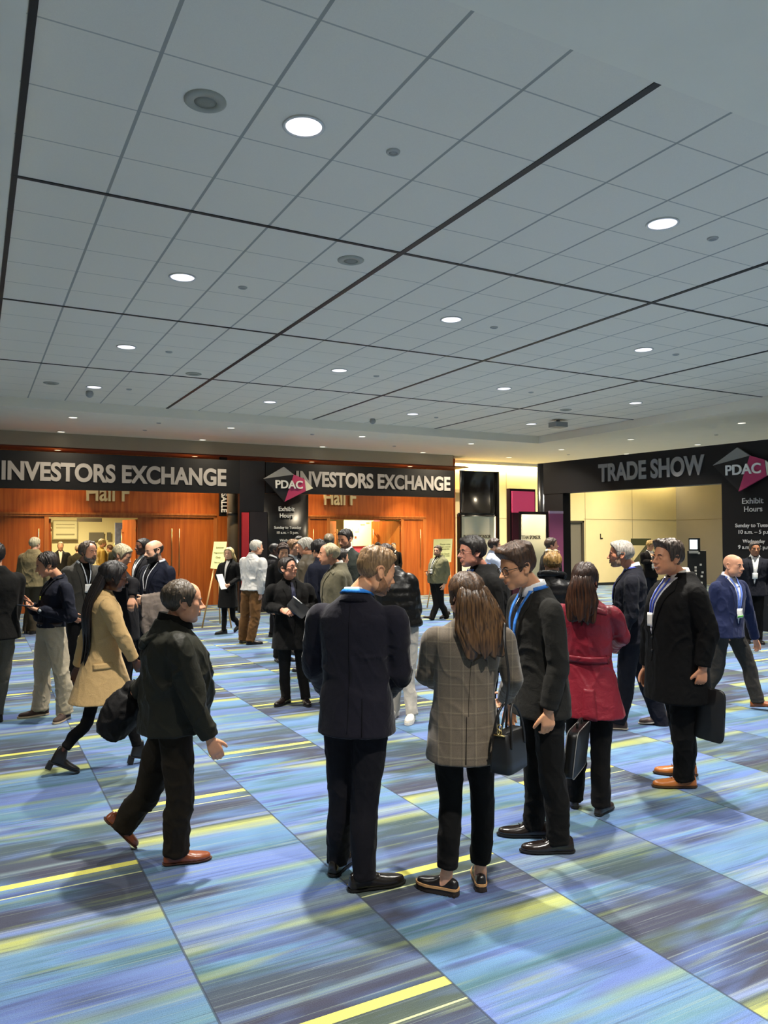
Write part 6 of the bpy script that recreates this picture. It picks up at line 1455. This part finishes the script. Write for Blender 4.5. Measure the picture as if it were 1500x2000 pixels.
c = make_person('person in dark coat and white collar before the purple panel', D=13.4, x0=1080, h=1.80, face=62, head=(1077, 1066, -.01), yaw=82, sex='m', skinc='#cb9074', build=1.08, hair=dict(top=.014, side=.010, back=.012), hcol=('#2a1d15', '#4a382a'), detail=1, group=GM, top=dict(kind='suit', mat=fabric('#29241f', sheen=.2), hem=.42, name='coat'), legsw=dict(col='#171618'))
collar(c, 'shirt_collar', fabric('#e2e0dc'), r0=1.02, rise=.034, fall=.02, flare=.012, gap=24, z0=.852)
PUF = fabric('#151415', rough=.42)
c = make_person('person with tied blonde hair, sunglasses on head and black hooded puffer', D=7.6, x0=1086, h=1.68, face=12, head=(1079, 1103, 0), yaw=-10, pitch=-8, sex='f', skinc='#d8a684', hair=dict(top=.016, side=.020, back=.026, part=.003, rough=.006, long_sides=.03), hcol=('#5a4020', '#b08a4c'), detail=1, group=GM, top=dict(kind='parka', mat=PUF, hem=.47, puff=.05, name='puffer_jacket'), legsw=dict(col='#131215'))
g_ = Acc(); nk = c['Nk']; t = np.linspace(0, 2*np.pi, 25)
g_.tube([nk+c['Z']*(.015-.02*math.cos(q))+c['f']*.085*math.cos(q)+c['rt']*.105*math.sin(q) for q in t], .042, 12, flat=.8); link('hood', fuse(g_, 'hood', .010, 3, .008, 14), PUF, c['root'])
g_ = Acc()
for sg in (1, -1): g_.rings([[c['tf'](np.array([sg*.032+math.cos(q)*.028, -.03+dy, .128+math.sin(q)*.020-abs(.0)])) for q in t[:-1]] for dy in (.0, .004)])
g_.tube([c['tf'](np.array(q)) for q in ((-.080, .03, .045), (-.072, -.03, .128), (0, -.03, .134), (.072, -.03, .128), (.080, .03, .045))], .0035, 6, smooth=False)
link('sunglasses', g_.mesh('sunglasses'), plain('#c9b48a', .25), c['root'])
c = make_person('person with tousled fair hair in black jacket standing at the cream wall with phone', D=19.4, x0=1269, h=1.72, face=150, head=(1270, 1067, -.01), yaw=130, pitch=-16, sex='m', skinc='#d8a684', arms={'R': [(1256, 1098, -.05), (1272, 1096, -.25)], 'L': [(1284, 1098, -.05), (1278, 1088, -.25)]}, hair=dict(top=.026, side=.018, back=.018, rough=.008), hcol=('#7a6238', '#b99a5c'), detail=1, group=GB, top=dict(kind='suit', mat=DK, hem=.44), legsw=dict(col='#1d2433'), shoes=dict(style='sneaker', col='#d6d2ca', sole='#e0dcd2', rough=.7))
lapels(c, DK, shirt='#e6e4e0', vee=.55, buttons=0, open_w=.06); lanyard(c, '#e0deda', '#eceae4', low=.64, top=.848, w=.005)
_wall = c
# ------------------------------------------------------------------ things carried
leather = plain('#0e0c0b', .42, spec=.5, noise=.2, nscale=120); nylon = fabric('#110f10', rough=.6, sheen=.1); gold = plain('#d8b878', .25, 1.0); steelm = plain('#c4c6c8', .25, 1.0)
def axes_at(P):
    dv = unit([P[0], P[1], 0]); return dv, np.array([dv[1], -dv[0], 0.]), ZA
# handbag
P = at(994, 1462, 3.74); dv, rv, zv = axes_at(P)
lx = unit(dv*.90+rv*.42); wx = np.cross(zv, lx)*-1
e = empty('handbag', (P[0], P[1], P[2]-.10), 'black leather handbag with looped handles at checked blazer hip', 'handbag')
R = []
for z, w, l in ((0, .050, .100), (.004, .058, .108), (.06, .057, .108), (.13, .048, .106), (.185, .038, .102), (.192, .030, .098)): R.append(ell(zv*z, lx, wx, l, w, 40, 7))
link('body', Acc().rings(R).mesh('body'), leather, e)
for sg in (-1, 1):
    link('handle', Acc().tube([lx*-.075+wx*sg*.050+zv*.12, lx*-.070+wx*sg*.046+zv*.19, lx*-.050+wx*sg*.034+zv*.27, zv*.318+wx*sg*.022, lx*.050+wx*sg*.034+zv*.27, lx*.070+wx*sg*.046+zv*.19, lx*.075+wx*sg*.050+zv*.12], .0065, 8).mesh('handle'), leather, e)
g_ = Acc(); 
for q in ((-.118, .20), (-.118, .225)): g_.tube([lx*(q[0]+.014)+wx*.012*math.cos(t_)+zv*(q[1]+.012*math.sin(t_)) for t_ in np.linspace(0, 2*np.pi, 13)], .003, 6, smooth=False)
g_.tube([lx*-.104+zv*.188, lx*-.104+zv*.215], .004, 6); g_.tube([lx*-.106+wx*-.03+zv*.186, lx*-.106+wx*.03+zv*.186], .004, 6); link('clasp', g_.mesh('clasp'), gold, e)
Pe = [np.array(e.location)]
S0 = at(986, 1234, 3.72)-Pe[0]
link('strap', Acc().tube([lx*-.10+zv*.18, (lx*-.10+zv*.18)*.5+S0*.5+rv*.03-dv*.01, S0-zv*.06-dv*.01, S0+dv*.06+zv*.035], .008, 8, flat=.4).mesh('strap'), leather, e)
# briefcase of the red coat
P = at(1121, 1462, 4.76); dv, rv, zv = axes_at(P); lx = unit(dv*.97+rv*.22); wx = np.cross(lx, zv); up_ = unit(zv+rv*.12)
e = empty('briefcase', (P[0], P[1], P[2]-.14), 'slim black briefcase seen edge on beside the red coat trousers', 'briefcase')
link('body', Acc().rings([ell(wx*w, lx, up_, .19*k, .145*k, 40, 8)+up_*.14 for w, k in ((-.036, .94), (-.030, 1), (.030, 1), (.036, .94))]).mesh('body'), leather, e)
g_ = Acc(); 
for w in (-.031, .031): g_.tube(ell(wx*w, lx, up_, .192, .147, 40, 8)+up_*.14, .0028, 6, smooth=False)
link('piping', g_.mesh('piping'), plain('#8d8a86', .4), e)
link('handle', Acc().tube([lx*-.06+up_*.28, lx*-.05+up_*.32, lx*.05+up_*.32, lx*.06+up_*.28], .008, 8).mesh('handle'), leather, e)
# document case of the laughing man
P = at(1385, 1395, 5.38); dv, rv, zv = axes_at(P); wx = unit(rv*.86-dv*.5); nx = np.cross(wx, zv); up_ = unit(zv+wx*.06); wx = unit(wx-up_*np.dot(wx, up_)); nx = np.cross(wx, up_)
e = empty('document_case', (P[0], P[1], P[2]), 'flat black rounded document case held by the overcoat hand', 'document case')
link('body', Acc().rings([ell(nx*w, wx, up_, .115*k, .185*k, 48, 7) for w, k in ((-.012, .965), (-.009, 1), (.009, 1), (.012, .965))]).mesh('body'), plain('#0f0e0d', .55), e)
link('zip', Acc().tube(ell(nx*0, wx, up_, .1165, .1865, 48, 7), .0025, 6, smooth=False).mesh('zip'), plain('#1d1c1b', .4), e)
# shoulder bag of the olive jacket
P = at(236, 1394, 4.52); dv, rv, zv = axes_at(P)
e = empty('duffel_bag', (P[0], P[1], P[2]), 'soft black duffel bag swinging behind the olive jacket', 'bag')
g_ = Acc().ball((0, 0, 0), (.125, .105, .15), 20, ax=np.array([rv, dv, unit(zv+rv*.22)])).ball(rv*-.035-zv*.06, (.105, .10, .10), 18, ax=np.array([rv, dv, zv])).ball(rv*.055+zv*.11, (.055, .06, .085), 16, ax=np.array([rv, dv, zv]))
link('body', fuse(g_, 'body', .010, 3, .010, 11, 4), nylon, e)
link('strap', Acc().tube([rv*.02+zv*.10, rv*.075+zv*.19, rv*.11+zv*.13], .011, 8, flat=.5).mesh('strap'), nylon, e)
# phones, tablet, papers
def slate(name, label, c, wx, hx, w, h_, t_, body, screen=None, cat='phone', group=None, r=8):
    wx = unit(wx); hx = unit(np.asarray(hx)-wx*np.dot(hx, wx)); nx = np.cross(wx, hx)
    e = empty(name, c, label, cat, group)
    link('body', Acc().rings([ell(nx*q, wx, hx, w/2, h_/2, 32, r) for q in (-t_/2, t_/2)]).mesh('body'), body, e, smooth=False)
    if screen: link('screen', Acc().rings([ell(nx*q, wx, hx, w/2*.92, h_/2*.94, 32, r) for q in (t_/2-.001, t_/2+.0006)]).mesh('screen'), screen, e)
    return e
blk = plain('#101012', .25); scr = plain('#39424e', .15)
P = at(48, 1183, 7.42); dv, rv, zv = axes_at(P); slate('phone', 'dark phone held up by the man in navy shirt', P, dv, -rv+zv*.15, .075, .15, .009, blk, scr)
P = at(582, 1187, 7.975); dv, rv, zv = axes_at(P); slate('tablet', 'black tablet with pale edge held against the black overcoat', P, rv*.75-zv*.62-dv*.05, zv*.5+dv*.55+rv*.35, .22, .17, .010, blk, None, 'tablet')
link('edge', Acc().tube([at(573, 1165, 7.955)-P, at(590, 1179, 7.955)-P], .006, 8).mesh('edge'), plain('#d6d2ca', .4), bpy.data.objects['tablet'])
P = at(1203, 1262, 7.10); dv, rv, zv = axes_at(P); slate('phone', 'grey phone in the hand of the grey haired navy suit', P, rv, zv+dv*.2, .07, .14, .009, plain('#4a4a4e', .3), None)
P = at(836, 1116, 16.1); dv, rv, zv = axes_at(P); slate('phone', 'dark phone held out by the olive jacket near the second easel', P, dv, rv+zv*.1, .075, .16, .01, blk, None)
P = at(1277, 1091, 19.0); dv, rv, zv = axes_at(P); slate('phone', 'dark phone at the chest of the fair haired person', P, rv, zv+dv*.6, .075, .15, .01, blk, None)
P = at(433, 1136, 13.92); dv, rv, zv = axes_at(P); slate('paper_sheets', 'white papers held by the blonde walker in black', P, rv*.5+dv*.8, zv-rv*.45, .21, .29, .004, plain('#e6e2d6', .6), None, 'papers', r=20)
# coat over the arm of the bald bearded man
c = _bald; b_ = c['base']; ew = c['A']['L']; grey = fabric('#6b6058', sheen=.3)
e_, w_ = ew[1]+b_, ew[2]+b_; ax = unit(w_-e_); mid = (e_+w_)/2; dn = -ZA; sd = unit(np.cross(ax, ZA))
e = empty('folded_coat', mid, 'grey coat draped over the forearm of the bald bearded one', 'coat')
R = []
for t_ in np.linspace(-.17, .20, 20):
    q = ax*t_; fall = .36+.06*math.sin(t_*19)+.04*math.sin(t_*47); bl = .016*math.sin(t_*55); ring = []
    for a_2, o, z in ((0, -.075-bl, -fall), (0, -.085+bl, -fall*.5), (0, -.080, -.06), (0, -.050, .055), (0, 0, .078), (0, .050, .055), (0, .078, -.06), (0, .088+bl, -fall*.55), (0, .082-bl, -fall*.92), (0, .058-bl, -fall*.92), (0, .060, -fall*.5), (0, .056, -.05), (0, 0, .050), (0, -.056, -.05), (0, -.060+bl, -fall*.5), (0, -.050-bl, -fall)):
        ring.append(q+sd*o+ZA*z)
    R.append(ring)
link('cloth', fuse(Acc().rings(np.array(R)), 'cloth', .011, 2, .006, 12), grey, e)
